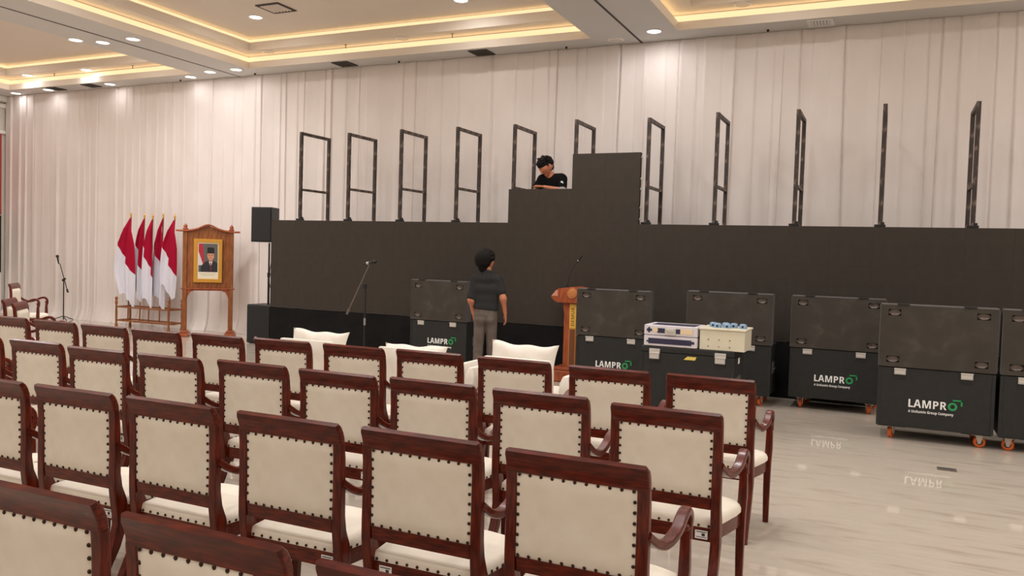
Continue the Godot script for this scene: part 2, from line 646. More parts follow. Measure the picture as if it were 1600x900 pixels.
func build_trays():
	var root = Node3D.new()
	root.name = numbered("ceiling")
	add_child(root)
	root.set_meta("kind", "structure")
	# the flat lower ceiling: bands between the trays
	var b = MB.new()
	var zs = [ZB, TRAY_Z[0][0], TRAY_Z[0][1], TRAY_Z[1][0], TRAY_Z[1][1], ZF]
	for k in [0, 2, 4]:
		b.box(Vector3((XL + XR) / 2, CY + 0.01, (zs[k] + zs[k + 1]) / 2), Vector3(XR - XL, 0.02, zs[k + 1] - zs[k]))
	obj("soffit", b, M.soffit, root)
	for tz in TRAY_Z:
		var xs = [XL]
		for t in TRAYS:
			xs.append(t[0])
			xs.append(t[1])
		xs.append(XR)
		for k in range(0, xs.size(), 2):
			b = MB.new()
			b.box(Vector3((xs[k] + xs[k + 1]) / 2, CY + 0.01, (tz[0] + tz[1]) / 2), Vector3(xs[k + 1] - xs[k], 0.02, tz[1] - tz[0]))
			obj("beam", b, M.soffit, root)
	# dark partition track let into each cross band
	for x in [-11.94, -3.68, 4.58]:
		b = MB.new()
		b.box(Vector3(x, CY - 0.001, (ZB + ZF) / 2), Vector3(0.035, 0.006, ZF - ZB - 0.6))
		obj("partition_track", b, M.slot, root)
	var side = ["left", "middle", "right", "far right"]
	for zi in 2:
		for xi in TRAYS.size():
			var x0 = TRAYS[xi][0]
			var x1 = TRAYS[xi][1]
			var z0 = TRAY_Z[zi][0]
			var z1 = TRAY_Z[zi][1]
			var tray = Node3D.new()
			tray.name = "tray" if zi + xi == 0 else "tray_%03d" % (zi * 4 + xi)
			root.add_child(tray)
			# each step: lip, trough floor, trough back wall, then the next level
			var steps = [[0.0, 0.11, CY, CY + 0.125, 5.41], [0.24, 0.10, 5.41, 5.565, 5.66]]
			for s in steps:
				var i = s[0]
				var fr = MB.new()
				frame4(fr, x0 + i, x1 - i, z0 + i, z1 - i, 0.02, s[2], s[3])
				obj("fascia", fr, M.paint, tray)
				var tr = MB.new()
				frame4(tr, x0 + i - s[1], x1 - i + s[1], z0 + i - s[1], z1 - i + s[1], s[1], s[2] + 0.02, s[2] + 0.035)
				frame4(tr, x0 + i - s[1] - 0.02, x1 - i + s[1] + 0.02, z0 + i - s[1] - 0.02, z1 - i + s[1] + 0.02, 0.02, s[2] + 0.02, s[4])
				obj("light_trough", tr, M.paint, tray)
			var rg = MB.new()
			frame4(rg, x0 - 0.13, x1 + 0.13, z0 - 0.13, z1 + 0.13, 0.37, 5.41, 5.43)
			obj("ring", rg, M.paint, tray)
			var tp = MB.new()
			tp.box(Vector3((x0 + x1) / 2, 5.67, (z0 + z1) / 2), Vector3(x1 - x0 - 0.2, 0.02, z1 - z0 - 0.2))
			obj("top_panel", tp, M.paint, tray)
			# glowing cove strips on the trough back walls
			for s in 2:
				var lvl = ["lower", "upper"][s]
				var where = "%s ceiling tray" % side[xi] if zi == 0 else "%s tray of the rear ceiling" % side[xi]
				var cv = thing("cove_light", "warm glowing strip along the %s ledge of the %s" % [lvl, where], "cove light")
				var i = (-0.107 if s == 0 else 0.143)
				var y = 5.338 if s == 0 else 5.613
				var h = 0.115 if s == 0 else 0.078
				var cx = (x0 + x1) / 2
				var cz = (z0 + z1) / 2
				var lx = x1 - x0 - 2 * i
				var lz = z1 - z0 - 2 * i
				for e in [[Vector3(cx, y, z0 + i), Vector3(lx, h, 0.012), Vector3.BACK, lx], [Vector3(cx, y, z1 - i), Vector3(lx, h, 0.012), Vector3.FORWARD, lx], [Vector3(x0 + i, y, cz), Vector3(0.012, h, lz), Vector3.RIGHT, lz], [Vector3(x1 - i, y, cz), Vector3(0.012, h, lz), Vector3.LEFT, lz]]:
					var st = MB.new()
					st.box(e[0], e[1])
					obj("light_strip", st, M.cove, cv)
					area_light(e[0] + e[2] * 0.012, e[2], Vector2(e[3] - 0.1, h * 0.8), Color(1.0, 0.85, 0.63), e[3] * h * 0.36)

# a rectangular frame (four boxes), outer bounds x0..x1, z0..z1, of band width w, between heights
func frame4(b, x0, x1, z0, z1, w, y0, y1):
	var cy = (y0 + y1) / 2
	var h = y1 - y0
	b.box(Vector3((x0 + x1) / 2, cy, z0 + w / 2), Vector3(x1 - x0, h, w))
	b.box(Vector3((x0 + x1) / 2, cy, z1 - w / 2), Vector3(x1 - x0, h, w))
	b.box(Vector3(x0 + w / 2, cy, (z0 + z1) / 2), Vector3(w, h, z1 - z0 - 2 * w))
	b.box(Vector3(x1 - w / 2, cy, (z0 + z1) / 2), Vector3(w, h, z1 - z0 - 2 * w))

func downlight(x, y, z, label, lit, energy):
	var t = thing("downlight", label, "downlight", Vector3(x, y, z), 0.0, "round ceiling downlights" if lit else "unlit ceiling downlights")
	var b = MB.new()
	b.lathe([[0.1, -0.004], [0.105, -0.012], [0.122, -0.012], [0.128, -0.006], [0.128, 0.0]], 20)
	obj("trim_ring", b, M.white, t)
	b = MB.new()
	b.lathe([[0.0001, -0.006], [0.104, -0.006], [0.104, 0.0]], 20)
	obj("lamp_disc", b, M.lamp if lit else M.paint, t)
	if lit:
		area_light(Vector3(x, y - 0.016, z), Vector3.DOWN, Vector2(0.14, 0.14), Color(1.0, 0.985, 0.975), energy)
	return t

const E_MAIN = 2.4
const E_WALL = 0.13

func build_downlights():
	# in the photograph
	downlight(-11.57, CY, -9.75, "downlight right of the dark track in the left cross band, away from the curtain", true, E_MAIN)
	downlight(-12.28, CY, -9.74, "round white downlight just left of the dark track in the left cross band", true, E_MAIN)
	downlight(-12.6, CY, -9.47, "round white downlight on the edge of the left ceiling tray, leftmost of three in line", true, E_MAIN)
	downlight(-12.2, CY, -12.07, "round white downlight near the curtain top, left of the dark track", true, 0.3)
	downlight(-11.53, CY, -12.07, "downlight near the curtain top, beside the left corner of the middle tray", true, 0.3)
	downlight(-3.33, CY, -12.02, "bright round downlight in the right cross band above the curtain", true, 0.65)
	downlight(-4.02, CY, -12.3, "faint unlit round downlight left of the track in the right cross band", false, 0)
	downlight(-12.95, CY, -12.3, "round downlight close above the curtain by the right end of the left tray", true, E_WALL)
	downlight(-15.3, CY, -12.32, "round downlight close above the curtain below the middle of the left tray", true, E_WALL)
	downlight(-17.3, CY, -12.34, "round downlight close above the curtain near the left end of the left tray", true, E_WALL)
	downlight(-18.5, CY, -12.4, "leftmost round downlight above the curtain, by the left wall", true, E_WALL)
	downlight(-17.5, 5.41, -11.99, "small downlight on the inner ledge of the left tray, left one", true, 0.5)
	downlight(-15.65, 5.41, -12.02, "small downlight on the inner ledge of the left tray, right one", true, 0.5)
	downlight(-9.95, 5.66, -10.85, "round white downlight in the top panel of the middle tray beside the air vent", true, E_MAIN * 0.4)
	downlight(-6.18, 5.66, -11.2, "round white downlight at the top edge of the photo in the middle tray", true, E_MAIN * 0.4)
	downlight(-10.7, 5.41, -12.02, "faint unlit round fitting on the ledge near the left corner of the middle tray", false, 0)
	downlight(-7.75, 5.41, -12.02, "faint unlit round fitting on the ledge halfway along the middle tray", false, 0)
	downlight(-2.05, 5.41, -12.0, "faint unlit round fitting on the ledge of the right tray", false, 0)
	# the rest of the hall, out of the frame
	var bn = {-11.6: "left", -3.7: "right", 4.4: "far right"}
	for bx in bn:
		for q in [[-9.75, "nearest the curtain"], [-7.4, "second from the curtain"], [-5.0, "third from the curtain"], [-2.9, "fourth from the curtain"]]:
			for sx in [-0.35, 0.35]:
				if bx == -11.6 and q[0] == -9.75:
					continue
				downlight(bx + sx, CY, q[0], "out-of-frame downlight, %s cross band, %s, %s of the track" % [bn[bx], q[1], "left" if sx < 0 else "right"], true, E_MAIN * 0.6)
	var tn = ["left", "middle", "right", "far right"]
	for k in 4:
		var c = (TRAYS[k][0] + TRAYS[k][1]) / 2
		for q in [[-10.9, "nearest the curtain"], [-7.6, "second from the curtain"], [-4.8, "third from the curtain"], [0.0, "fourth from the curtain"], [4.0, "farthest from the curtain"]]:
			for sx in [-1.9, 1.9]:
				if k == 1 and q[0] == -10.9:
					continue
				downlight(c + sx, 5.66, q[0], "out-of-frame downlight in the %s tray top, %s, %s one" % [tn[k], q[1], "left" if sx < 0 else "right"], true, E_MAIN * (0.4 if q[0] < -10.0 else 0.85 if k == 0 else 1.15))

func fold_sheet(b, x0, x1, y0, y1, zf, sd, wmin, wmax, amp, pool, rows = 24):
	# hanging cloth: each fold swells gently and turns back in a tight step, so its edge draws a line
	var r = RandomNumberGenerator.new()
	r.seed = sd
	var ed = [0.0]
	while ed[-1] < (x1 - x0):
		ed.append(ed[-1] + r.randf_range(wmin, wmax))
	var sc = (x1 - x0) / ed[-1]
	var nf = ed.size() - 1
	var am = []
	var dr = []
	var flip = []
	for i in nf + 1:
		am.append(r.randf_range(0.35, 1.0) * amp)
		dr.append(r.randf_range(-0.5, 0.5) * wmin * 0.9)
		flip.append(r.randf() < 0.35)
	dr[0] = 0.0
	dr[nf] = 0.0
	var ph = r.randf() * 10.0
	var us = [0.0, 0.05, 0.12, 0.3, 0.5, 0.68, 0.8, 0.87, 0.92, 0.95, 0.98]
	var prof = [0.12, 0.2, 0.24, 0.34, 0.46, 0.62, 0.94, 1.0, 0.9, 0.55, 0.25]
	var grid = []
	for i in rows + 1:
		var v = float(i) / rows
		v = v * v * (3 - 2 * v) * 0.5 + v * 0.5
		var y = y0 + (y1 - y0) * v
		var row = []
		for f in nf:
			var e0 = ed[f] * sc + dr[f] * (1.0 - v)
			var e1 = ed[f + 1] * sc + dr[f + 1] * (1.0 - v)
			for k in us.size() + (1 if f == nf - 1 else 0):
				var u = us[k] if k < us.size() else 1.0
				var sh = prof[k] if k < us.size() else 0.12
				if flip[f] and k < us.size():
					u = 0.0 if k == 0 else 1.0 - us[us.size() - k]
					sh = 0.12 if k == 0 else prof[us.size() - k]
				var x = x0 + lerpf(e0, e1, u)
				var a = am[f] * (0.6 + 0.4 * (1.0 - v) + 0.12 * sin(y * 0.9 + f * 2.3 + ph))
				var z = zf + a * sh + 0.01 * sin(x * 7.0)
				if pool > 0.0 and y - y0 < 0.35:
					var q = 1.0 - (y - y0) / 0.35
					z += pool * q * q * (0.6 + 0.4 * sin(x * 5.0 + 1.0) * sin(x * 2.1))
				row.append(Vector3(x, y, z))
		grid.append(row)
	b.sheet(grid, Vector3.BACK)

func build_curtains():
	var parts = [[-19.2, -15.4, "white floor-length curtain at the far left, behind the slim microphone stand"], [-15.4, -11.5, "white pleated curtain behind the red and white flags"], [-11.5, -7.62, "white pleated curtain behind the loudspeaker and the first black frames"], [-7.62, -3.78, "white pleated curtain behind the man on top of the screen wall"], [-3.78, 0.38, "white pleated curtain right of the screen tower, lit by a downlight"], [0.38, 4.4, "white pleated curtain at the right edge of the photo"]]
	for i in parts.size():
		var p = parts[i]
		var b = MB.new()
		fold_sheet(b, p[0], p[1], 0.002, CY - 0.004, -12.62, 40 + i, 0.13, 0.36, 0.07, 0.16)
		var t = thing("curtain", p[2], "curtain", Vector3.ZERO, 0.0, "white drapes along the back wall")
		obj("drape", b, M.curtain, t)
		var rl = MB.new()
		rl.tube([Vector3(p[0] + 0.02, CY - 0.03, -12.66), Vector3(p[1] - 0.02, CY - 0.03, -12.66)], 0.014, 8)
		obj("curtain_rod", rl, M.white, t)

# ------------------------------------------------------------------ screen wall, riser, frames
const LZ = -11.0
const PW = 0.4988
const PH = 0.4965
const LX = -9.66
const LY = 0.735

func build_screen_wall():
	# riser under the wall
	var r = thing("stage_riser", "long low black-skirted riser under the dark screen wall", "riser", Vector3(LX, 0, LZ))
	var b = MB.new()
	b.box(Vector3(6.25, LY / 2 - 0.005, -0.62), Vector3(12.5, LY - 0.01, 1.2), 0.01)
	obj("deck", b, M.black, r)
	b = MB.new()
	fold_sheet(b, 0.0, 12.5, 0.004, LY - 0.012, 0.0, 3, 0.5, 1.2, 0.012, 0.0, 6)
	obj("skirt", b, M.skirt, r)
	var w = thing("screen_wall", "dark modular screen wall with stepped tower of extra panels", "screen", Vector3(LX, LY, LZ))
	var pm = MB.new()
	pm.box(Vector3(PW / 2, PH / 2, -0.04), Vector3(PW - 0.0003, PH - 0.0003, 0.08), 0.0006)
	var pmesh = pm.mesh()
	for row in 5:
		for col in 25:
			if row == 3 and (col < 9 or col > 12):
				continue
			if row == 4 and (col < 11 or col > 12):
				continue
			obj("screen_panel", pmesh, M.led, w, Vector3(col * PW, row * PH, 0.0))
	b = MB.new()
	b.box(Vector3(12.5 * PW, 1.5 * PH, -0.088), Vector3(25 * PW - 0.01, 3 * PH - 0.01, 0.012))
	b.box(Vector3(11 * PW, 3.5 * PH, -0.088), Vector3(4 * PW - 0.01, PH + 0.0, 0.012))
	b.box(Vector3(12 * PW, 4.5 * PH - 0.005, -0.088), Vector3(2 * PW - 0.01, PH, 0.012))
	obj("rear_cover", b, M.black, w)
	# locks and connectors on the tower's open edge
	b = MB.new()
	for y in [1.56, 1.72, 1.98, 2.12, 2.42]:
		b.box(Vector3(13 * PW + 0.012, y, -0.05), Vector3(0.024, 0.035, 0.03), 0.004)
	b.tube(smooth_path([Vector3(13 * PW + 0.02, 2.42, -0.05), Vector3(13 * PW + 0.035, 2.2, -0.05), Vector3(13 * PW + 0.02, 1.98, -0.05), Vector3(13 * PW + 0.03, 1.7, -0.05), Vector3(13 * PW + 0.015, 1.5, -0.05)]), 0.006, 6)
	obj("connector_cable", b, M.bracket, w)
	# ladder-like support frames
	var fx = [-9.162, -8.17, -7.155, -6.132, -5.16, -4.18, -3.104, -2.163, -1.136, -0.12, 0.889]
	var ord = ["leftmost", "second from left", "third from left", "fourth from left", "fifth", "sixth (partly hidden by the tower)", "seventh (right of the tower)", "fourth from right", "third from right, nearly edge-on", "second from right, seen fully edge-on", "rightmost"]
	for i in fx.size():
		var t = thing("support_frame", "%s tall dark steel frame behind the screen wall" % ord[i], "frame", Vector3(fx[i], LY, LZ - 0.11), 0.0, "steel frames behind the screen wall")
		var top = 3.73 - LY + [0.0, -0.05, -0.03, -0.03, -0.03, 0.0, -0.02, 0.01, 0.0, 0.02, 0.0][i]
		for z in [-0.03, -0.78]:
			var m = MB.new()
			m.box(Vector3(0, top / 2, z), Vector3(0.05, top, 0.05), 0.004)
			obj("post", m, M.steel, t)
		var m2 = MB.new()
		m2.box(Vector3(0, top - 0.025, -0.405), Vector3(0.048, 0.048, 0.70), 0.004)
		obj("top_bar", m2, M.steel, t)
		m2 = MB.new()
		m2.box(Vector3(0, 2.755 - LY, -0.405), Vector3(0.04, 0.04, 0.70), 0.004)
		obj("cross_bar", m2, M.steel, t)
		m2 = MB.new()
		m2.box(Vector3(0, 2.245 - LY, -0.03), Vector3(0.13, 0.03, 0.07), 0.005)
		m2.box(Vector3(0.03, 2.275 - LY, -0.03), Vector3(0.04, 0.03, 0.06), 0.005)
		obj("clamp", m2, M.black, t)
	# the platform the upper man stands on
	var pl = thing("work_platform", "planked platform on posts hidden behind the screen tower, under the man up high", "platform", Vector3(-4.68, LY, -11.48))
	b = MB.new()
	for x in [-0.36, 0.36]:
		for z in [-0.26, 0.26]:
			b.box(Vector3(x, 0.45, z), Vector3(0.05, 0.9, 0.05), 0.004)
	obj("posts", b, M.steel, pl)
	for k in 3:
		b = MB.new()
		b.box(Vector3(0, 0.92, -0.2 + k * 0.2), Vector3(0.85, 0.035, 0.19), 0.005)
		obj("plank", b, M.stand, pl)

# ------------------------------------------------------------------ flight cases
func text_mesh(s, width, height, depth = 0.002, mono = false):
	var f = SystemFont.new()
	f.font_names = PackedStringArray(["Droid Sans"])
	f.font_weight = 700
	var tm = TextMesh.new()
	tm.text = s
	tm.font = f
	tm.font_size = 64
	tm.pixel_size = 0.01
	tm.depth = 0.01
	tm.curve_step = 2.0
	tm.horizontal_alignment = HORIZONTAL_ALIGNMENT_LEFT
	var bb = tm.get_aabb()
	var sx = width / maxf(bb.size.x, 0.001)
	var sy = height / maxf(bb.size.y, 0.001)
	return [tm, Transform3D(Basis.from_scale(Vector3(sx, sy, depth / 0.01)), Vector3(-bb.position.x * sx, -bb.position.y * sy, 0))]

func lettering(parent, s, at, width, height, material, called = "lettering", rot = Basis.IDENTITY):
	var tm = text_mesh(s, width, height)
	var o = obj(called, tm[0], material, parent)
	o.transform = Transform3D(rot, at) * tm[1]
	return o

func caster(parent, x, z, turn):
	var b = MB.new()
	var R = Basis(Vector3.UP, turn)
	b.box(Vector3(x, 0.128, z), Vector3(0.1, 0.012, 0.1), 0.003)
	var fk = [Vector2(-0.035, 0.0), Vector2(0.035, 0.0), Vector2(0.012, -0.085), Vector2(-0.012, -0.085)]
	for s in [-1, 1]:
		b.prism(fk, s * 0.026 - 0.003, s * 0.026 + 0.003, Transform3D(R, Vector3(x, 0.125, z) + R * Vector3(0.025, 0, 0)))
	var o = obj("caster", b, M.bracket, parent)
	b = MB.new()
	b.lathe([[0.03, -0.02], [0.046, -0.02], [0.055, -0.012], [0.055, 0.012], [0.046, 0.02], [0.03, 0.02]], 18, Transform3D(R * Basis(Vector3.RIGHT, PI / 2), Vector3(x, 0.055, z) + R * Vector3(0.03, 0, 0)))
	obj("wheel", b, M.orange, o)
	b = MB.new()
	b.lathe([[0.0001, -0.018], [0.031, -0.018], [0.031, 0.018], [0.0001, 0.018]], 14, Transform3D(R * Basis(Vector3.RIGHT, PI / 2), Vector3(x, 0.055, z) + R * Vector3(0.03, 0, 0)))
	obj("hub", b, M.slot, o)

# front face at local z = 0, left edge at x = 0
func case_body(t, w, h, d, logo, dx = 0.285, turns = [0.3, 1.2, 1.7, 0.2], y0 = 0.35):
	var b = MB.new()
	b.box(Vector3(w / 2, 0.14 + (h - 0.14) / 2, -d / 2), Vector3(w - 0.01, h - 0.14, d), 0.006)
	b.box(Vector3(0.14, 0.143, -d / 2), Vector3(0.26, 0.02, d - 0.02), 0.004)
	b.box(Vector3(w - 0.14, 0.143, -d / 2), Vector3(0.26, 0.02, d - 0.02), 0.004)
	for x in [0.0, w]:
		b.box(Vector3(x + (0.012 if x == 0.0 else -0.012), 0.14 + (h - 0.14) / 2, 0.002), Vector3(0.03, h - 0.15, 0.006), 0.002)
	obj("body", b, M.case, t)
	for q in [[0.13, -0.1, turns[0]], [w - 0.13, -0.1, turns[1]], [0.13, -d + 0.1, turns[2]], [w - 0.13, -d + 0.1, turns[3]]]:
		caster(t, q[0], q[1], q[2])
	for x in [0.195 * w / 1.02, 0.78 * w / 1.02]:
		b = MB.new()
		b.box(Vector3(x, h - 0.04, 0.008), Vector3(0.105, 0.062, 0.016), 0.004)
		b.box(Vector3(x, h - 0.012, 0.016), Vector3(0.11, 0.012, 0.014), 0.003)
		b.box(Vector3(x, h - 0.052, 0.018), Vector3(0.09, 0.02, 0.008), 0.003)
		obj("latch", b, M.latch, t)
		b = MB.new()
		b.box(Vector3(x, h - 0.1, 0.001), Vector3(0.105, 0.04, 0.004), 0.001)
		obj("catch_plate", b, M.dark, t)
	# side handle dish
	b = MB.new()
	b.box(Vector3(w - 0.002, h * 0.62, -d / 2), Vector3(0.012, 0.14, 0.2), 0.004)
	b.tube([Vector3(w + 0.012, h * 0.6, -d / 2 - 0.06), Vector3(w + 0.012, h * 0.6, -d / 2 + 0.06)], 0.008, 8)
	obj("handle", b, M.alu, t)
	if logo:
		lettering(t, "LAMPR", Vector3(dx, y0, 0.004), 0.338, 0.079, M.print_white)
		lettering(t, "A Unilumin Group Company", Vector3(dx, y0 - 0.062, 0.004), 0.40, 0.036, M.print_white, "small_lettering")
		b = MB.new()
		b.lathe([[0.021, -0.001], [0.041, -0.001], [0.041, 0.001], [0.021, 0.001], [0.021, -0.001]], 28, Transform3D(Basis(Vector3.RIGHT, PI / 2), Vector3(dx + 0.388, y0 + 0.038, 0.005)), true)
		b.box(Vector3(dx + 0.43, y0 + 0.101, 0.005), Vector3(0.085, 0.014, 0.002))
		b.box(Vector3(dx + 0.4655, y0 + 0.08, 0.005), Vector3(0.014, 0.06, 0.002))
		obj("round_emblem", b, M.print_green, t)

func case_lid(t, w, h, lh, x0 = 0.0):
	var th = 0.14
	var zf = 0.012
	var hx = 0.115
	var hy = 0.062
	var ex = [0.0, 0.07, 0.07 + hx, w - 0.07 - hx, w - 0.07, w]
	var ey = [0.006, 0.05, 0.05 + hy, lh - 0.05 - hy, lh - 0.05, lh - 0.006]
	var b = MB.new()
	b.box(Vector3(x0 + w / 2, h + lh / 2, -th / 2 - 0.014), Vector3(w, lh - 0.012, th - 0.026), 0.004)
	for k in [0, 2, 4]:
		b.box(Vector3(x0 + (ex[k] + ex[k + 1]) / 2, h + lh / 2, zf - 0.014), Vector3(ex[k + 1] - ex[k], lh - 0.012, 0.028))
	for k in [1, 3]:
		for j in [0, 2, 4]:
			b.box(Vector3(x0 + (ex[k] + ex[k + 1]) / 2, h + (ey[j] + ey[j + 1]) / 2, zf - 0.014), Vector3(ex[k + 1] - ex[k], ey[j + 1] - ey[j], 0.028))
	var lid = obj("lid", b, M.lid, t)
	b = MB.new()
	b.box(Vector3(x0 + w / 2, h + lh - 0.001, -th / 2 + 0.012), Vector3(w - 0.004, 0.012, th), 0.003)
	for s in [0.0, w]:
		b.box(Vector3(x0 + s, h + lh / 2, -th / 2 + 0.01), Vector3(0.012, lh - 0.02, th - 0.01), 0.003)
	obj("lid_edge", b, M.alu, lid)
	for x in [0.2, 0.78]:
		b = MB.new()
		b.box(Vector3(x0 + x * w / 1.02, h + lh + 0.003, -0.02), Vector3(0.11, 0.012, 0.09), 0.003)
		obj("latch_tongue", b, M.dark, lid)
	# shallow dishes, sunk in the recesses, that take the wheels of the case above
	for x in [0.07 + hx / 2, w - 0.07 - hx / 2]:
		for y in [0.05 + hy / 2, lh - 0.05 - hy / 2]:
			b = MB.new()
			var at = Transform3D(Basis(Vector3.RIGHT, PI / 2), Vector3(x0 + x, h + y, zf - 0.012)) * Transform3D(Basis.from_scale(Vector3(1.25, 1, 0.62)))
			b.lathe([[0.046, 0.004], [0.043, 0.006], [0.036, 0.0], [0.026, -0.008], [0.014, -0.012], [0.0001, -0.012]], 18, at)
			obj("wheel_dish", b, M.dish, lid)

func build_cases():
	M.dish = mat(rgb8(104, 94, 88), 0.4, 0.5)
	var cs = [
		[-6.40, -10.33, 0.94, 0.75, 0.59, 0.3, "black wheeled case with its lid stood on top, left of the standing man"],
		[-3.625, -9.9, 0.96, 0.74, 0.60, 0.275, "black wheeled case with lid stood on top, hiding part of the wooden podium"],
		[-2.25, -10.12, 1.02, 0.745, 0.62, 0.285, "black wheeled case with lid stood on top, behind the closed case with equipment"],
		[-1.032, -10.31, 1.025, 0.735, 0.625, 0.285, "black wheeled case with lid stood on top, showing white lettering, third from right"],
		[-0.045, -9.01, 1.025, 0.735, 0.63, 0.285, "foremost large black wheeled case with lid stood on top and white lettering"],
		[1.02, -9.01, 1.025, 0.735, 0.63, 0.285, "black wheeled case cut by the right edge of the photo"]]
	for i in cs.size():
		var c = cs[i]
		var t = thing("flight_case", c[6], "flight case", Vector3(c[0], 0, c[1]), 0.0, "black cases with upright lids")
		case_body(t, c[2], c[3], 0.6, i != 2, c[5], [[0.3, 1.2, 1.7, 0.2], [0.3, 1.2, 1.7, 0.2], [0.4, 1.3, 1.0, 1.3], [1.55, 1.75, 0.3, 0.4], [1.2, 0.1, 1.5, 1.2], [2.9, 0.2, 0.4, 1.0]][i], 0.42 if i == 0 else 0.35)
		case_lid(t, c[2] + 0.006, c[3], c[4], -0.003)
	# the closed case with its lid on
	var k = thing("flight_case", "closed black case carrying a striped equipment case and a cream box", "flight case", Vector3(-2.375, 0, -8.5), 0.0)
	case_body(k, 0.985, 0.755, 0.62, false)
	for n in ["latch", "latch_001", "catch_plate", "catch_plate_001"]:
		var o = k.get_node(n)
		k.remove_child(o)
		o.free()
	var b = MB.new()
	b.box(Vector3(0.4925, 0.788, -0.31), Vector3(0.985, 0.062, 0.625), 0.008)
	obj("lid", b, M.case, k)
	for x in [0.155, 0.845]:
		b = MB.new()
		b.box(Vector3(x, 0.768, 0.01), Vector3(0.115, 0.055, 0.02), 0.004)
		b.box(Vector3(x, 0.72, 0.016), Vector3(0.105, 0.07, 0.03), 0.006)
		b.box(Vector3(x, 0.75, 0.026), Vector3(0.11, 0.012, 0.02), 0.004)
		b.box(Vector3(x, 0.7, 0.034), Vector3(0.09, 0.008, 0.008), 0.002)
		obj("latch", b, M.latch, k)
		b = MB.new()
		b.box(Vector3(x, 0.655, 0.001), Vector3(0.11, 0.05, 0.004), 0.001)
		obj("catch_plate", b, M.dark, k)
	b = MB.new()
	b.prism([Vector2(0.465, 0.70), Vector2(0.585, 0.70), Vector2(0.60, 0.735), Vector2(0.505, 0.735)], 0.001, 0.004)
	var yl = obj("paper_tag", b, mat(rgb8(222, 200, 98), 0.7), k)
	yl.set_meta("label", "small yellow paper tag")
	b = MB.new()
	b.box(Vector3(0.987, 0.70, -0.28), Vector3(0.004, 0.06, 0.09), 0.001)
	obj("side_sticker", b, M.print_white, k)
	# striped equipment case on it
	var e = thing("equipment_case", "small white and navy equipment case lying on the closed black case", "equipment case", Vector3(-2.345, 0.82, -8.50))
	var wht = mat(rgb8(214, 208, 214), 0.4)
	var navy = mat(rgb8(42, 40, 66), 0.55)
	b = MB.new()
	b.box(Vector3(0.285, 0.058, -0.21), Vector3(0.57, 0.112, 0.42), 0.008)
	obj("body", b, wht, e)
	b = MB.new()
	b.box(Vector3(0.285, 0.172, -0.21), Vector3(0.57, 0.108, 0.42), 0.008)
	obj("lid", b, wht, e)
	b = MB.new()
	b.prism([Vector2(0.03, 0.06), Vector2(0.05, 0.06), Vector2(0.05, 0.085), Vector2(0.51, 0.085), Vector2(0.51, 0.072), Vector2(0.54, 0.072), Vector2(0.54, 0.045), Vector2(0.51, 0.045), Vector2(0.51, 0.028), Vector2(0.05, 0.028), Vector2(0.05, 0.045), Vector2(0.03, 0.045)], 0.0, 0.004)
	obj("lower_panel", b, navy, e)
	b = MB.new()
	b.box(Vector3(0.19, 0.17, 0.001), Vector3(0.09, 0.05, 0.005))
	b.box(Vector3(0.375, 0.17, 0.001), Vector3(0.06, 0.05, 0.005))
	b.prism([Vector2(0.03, 0.16), Vector2(0.045, 0.16), Vector2(0.045, 0.145), Vector2(0.065, 0.145), Vector2(0.065, 0.16), Vector2(0.085, 0.16), Vector2(0.085, 0.185), Vector2(0.065, 0.185), Vector2(0.065, 0.2), Vector2(0.045, 0.2), Vector2(0.045, 0.185), Vector2(0.03, 0.185)], 0.0, 0.004)
	b.box(Vector3(0.3, 0.2265, -0.19), Vector3(0.46, 0.003, 0.28))
	obj("upper_panel", b, navy, e)
	b = MB.new()
	b.box(Vector3(0.285, 0.165, 0.008), Vector3(0.115, 0.075, 0.016), 0.004)
	b.box(Vector3(0.285, 0.175, 0.018), Vector3(0.08, 0.03, 0.008), 0.003)
	obj("latch", b, M.latch, e)
	b = MB.new()
	b.box(Vector3(0.455, 0.17, 0.002), Vector3(0.13, 0.055, 0.006), 0.001)
	b.lathe([[0.0001, 0.004], [0.026, 0.004], [0.026, 0.0]], 16, Transform3D(Basis(Vector3.RIGHT, PI / 2), Vector3(0.125, 0.175, 0.0)))
	obj("paper_tag", b, mat(rgb8(228, 204, 168), 0.7), e)
	# cream box with round blue plugs on top
	var c = thing("control_box", "cream metal box with blue round sockets on top, on the closed black case", "metal box", Vector3(-1.755, 0.82, -8.52))
	var crm = mat(rgb8(214, 207, 184), 0.5)
	b = MB.new()
	b.box(Vector3(0.23, 0.105, -0.22), Vector3(0.46, 0.21, 0.44), 0.004)
	obj("body", b, crm, c)
	b = MB.new()
	b.box(Vector3(0.23, 0.218, -0.22), Vector3(0.485, 0.02, 0.465), 0.005)
	obj("cover", b, crm, c)
	b = MB.new()
	for q in [[0.09, 0.11], [0.2, 0.11], [0.31, 0.11], [0.09, 0.04], [0.2, 0.04], [0.31, 0.04]]:
		b.lathe([[0.0001, 0.004], [0.006, 0.004], [0.006, 0.0]], 8, Transform3D(Basis(Vector3.RIGHT, PI / 2), Vector3(q[0], q[1], 0.0)))
	stuff(obj("screw_heads", b, M.nail, c))
	var blue = mat(rgb8(130, 158, 186), 0.35)
	for q in [[0.1, -0.2], [0.16, -0.12], [0.22, -0.25], [0.26, -0.12], [0.31, -0.22], [0.41, -0.17]]:
		b = MB.new()
		b.lathe([[0.04, 0.0], [0.04, 0.03], [0.034, 0.044], [0.02, 0.05], [0.0001, 0.05]], 14, Transform3D(Basis.IDENTITY, Vector3(q[0], 0.228, q[1])))
		var so = obj("socket", b, blue, c)
		b = MB.new()
		b.box(Vector3(q[0], 0.25, q[1] + 0.038), Vector3(0.02, 0.02, 0.012), 0.003)
		obj("socket_clip", b, M.black, so)

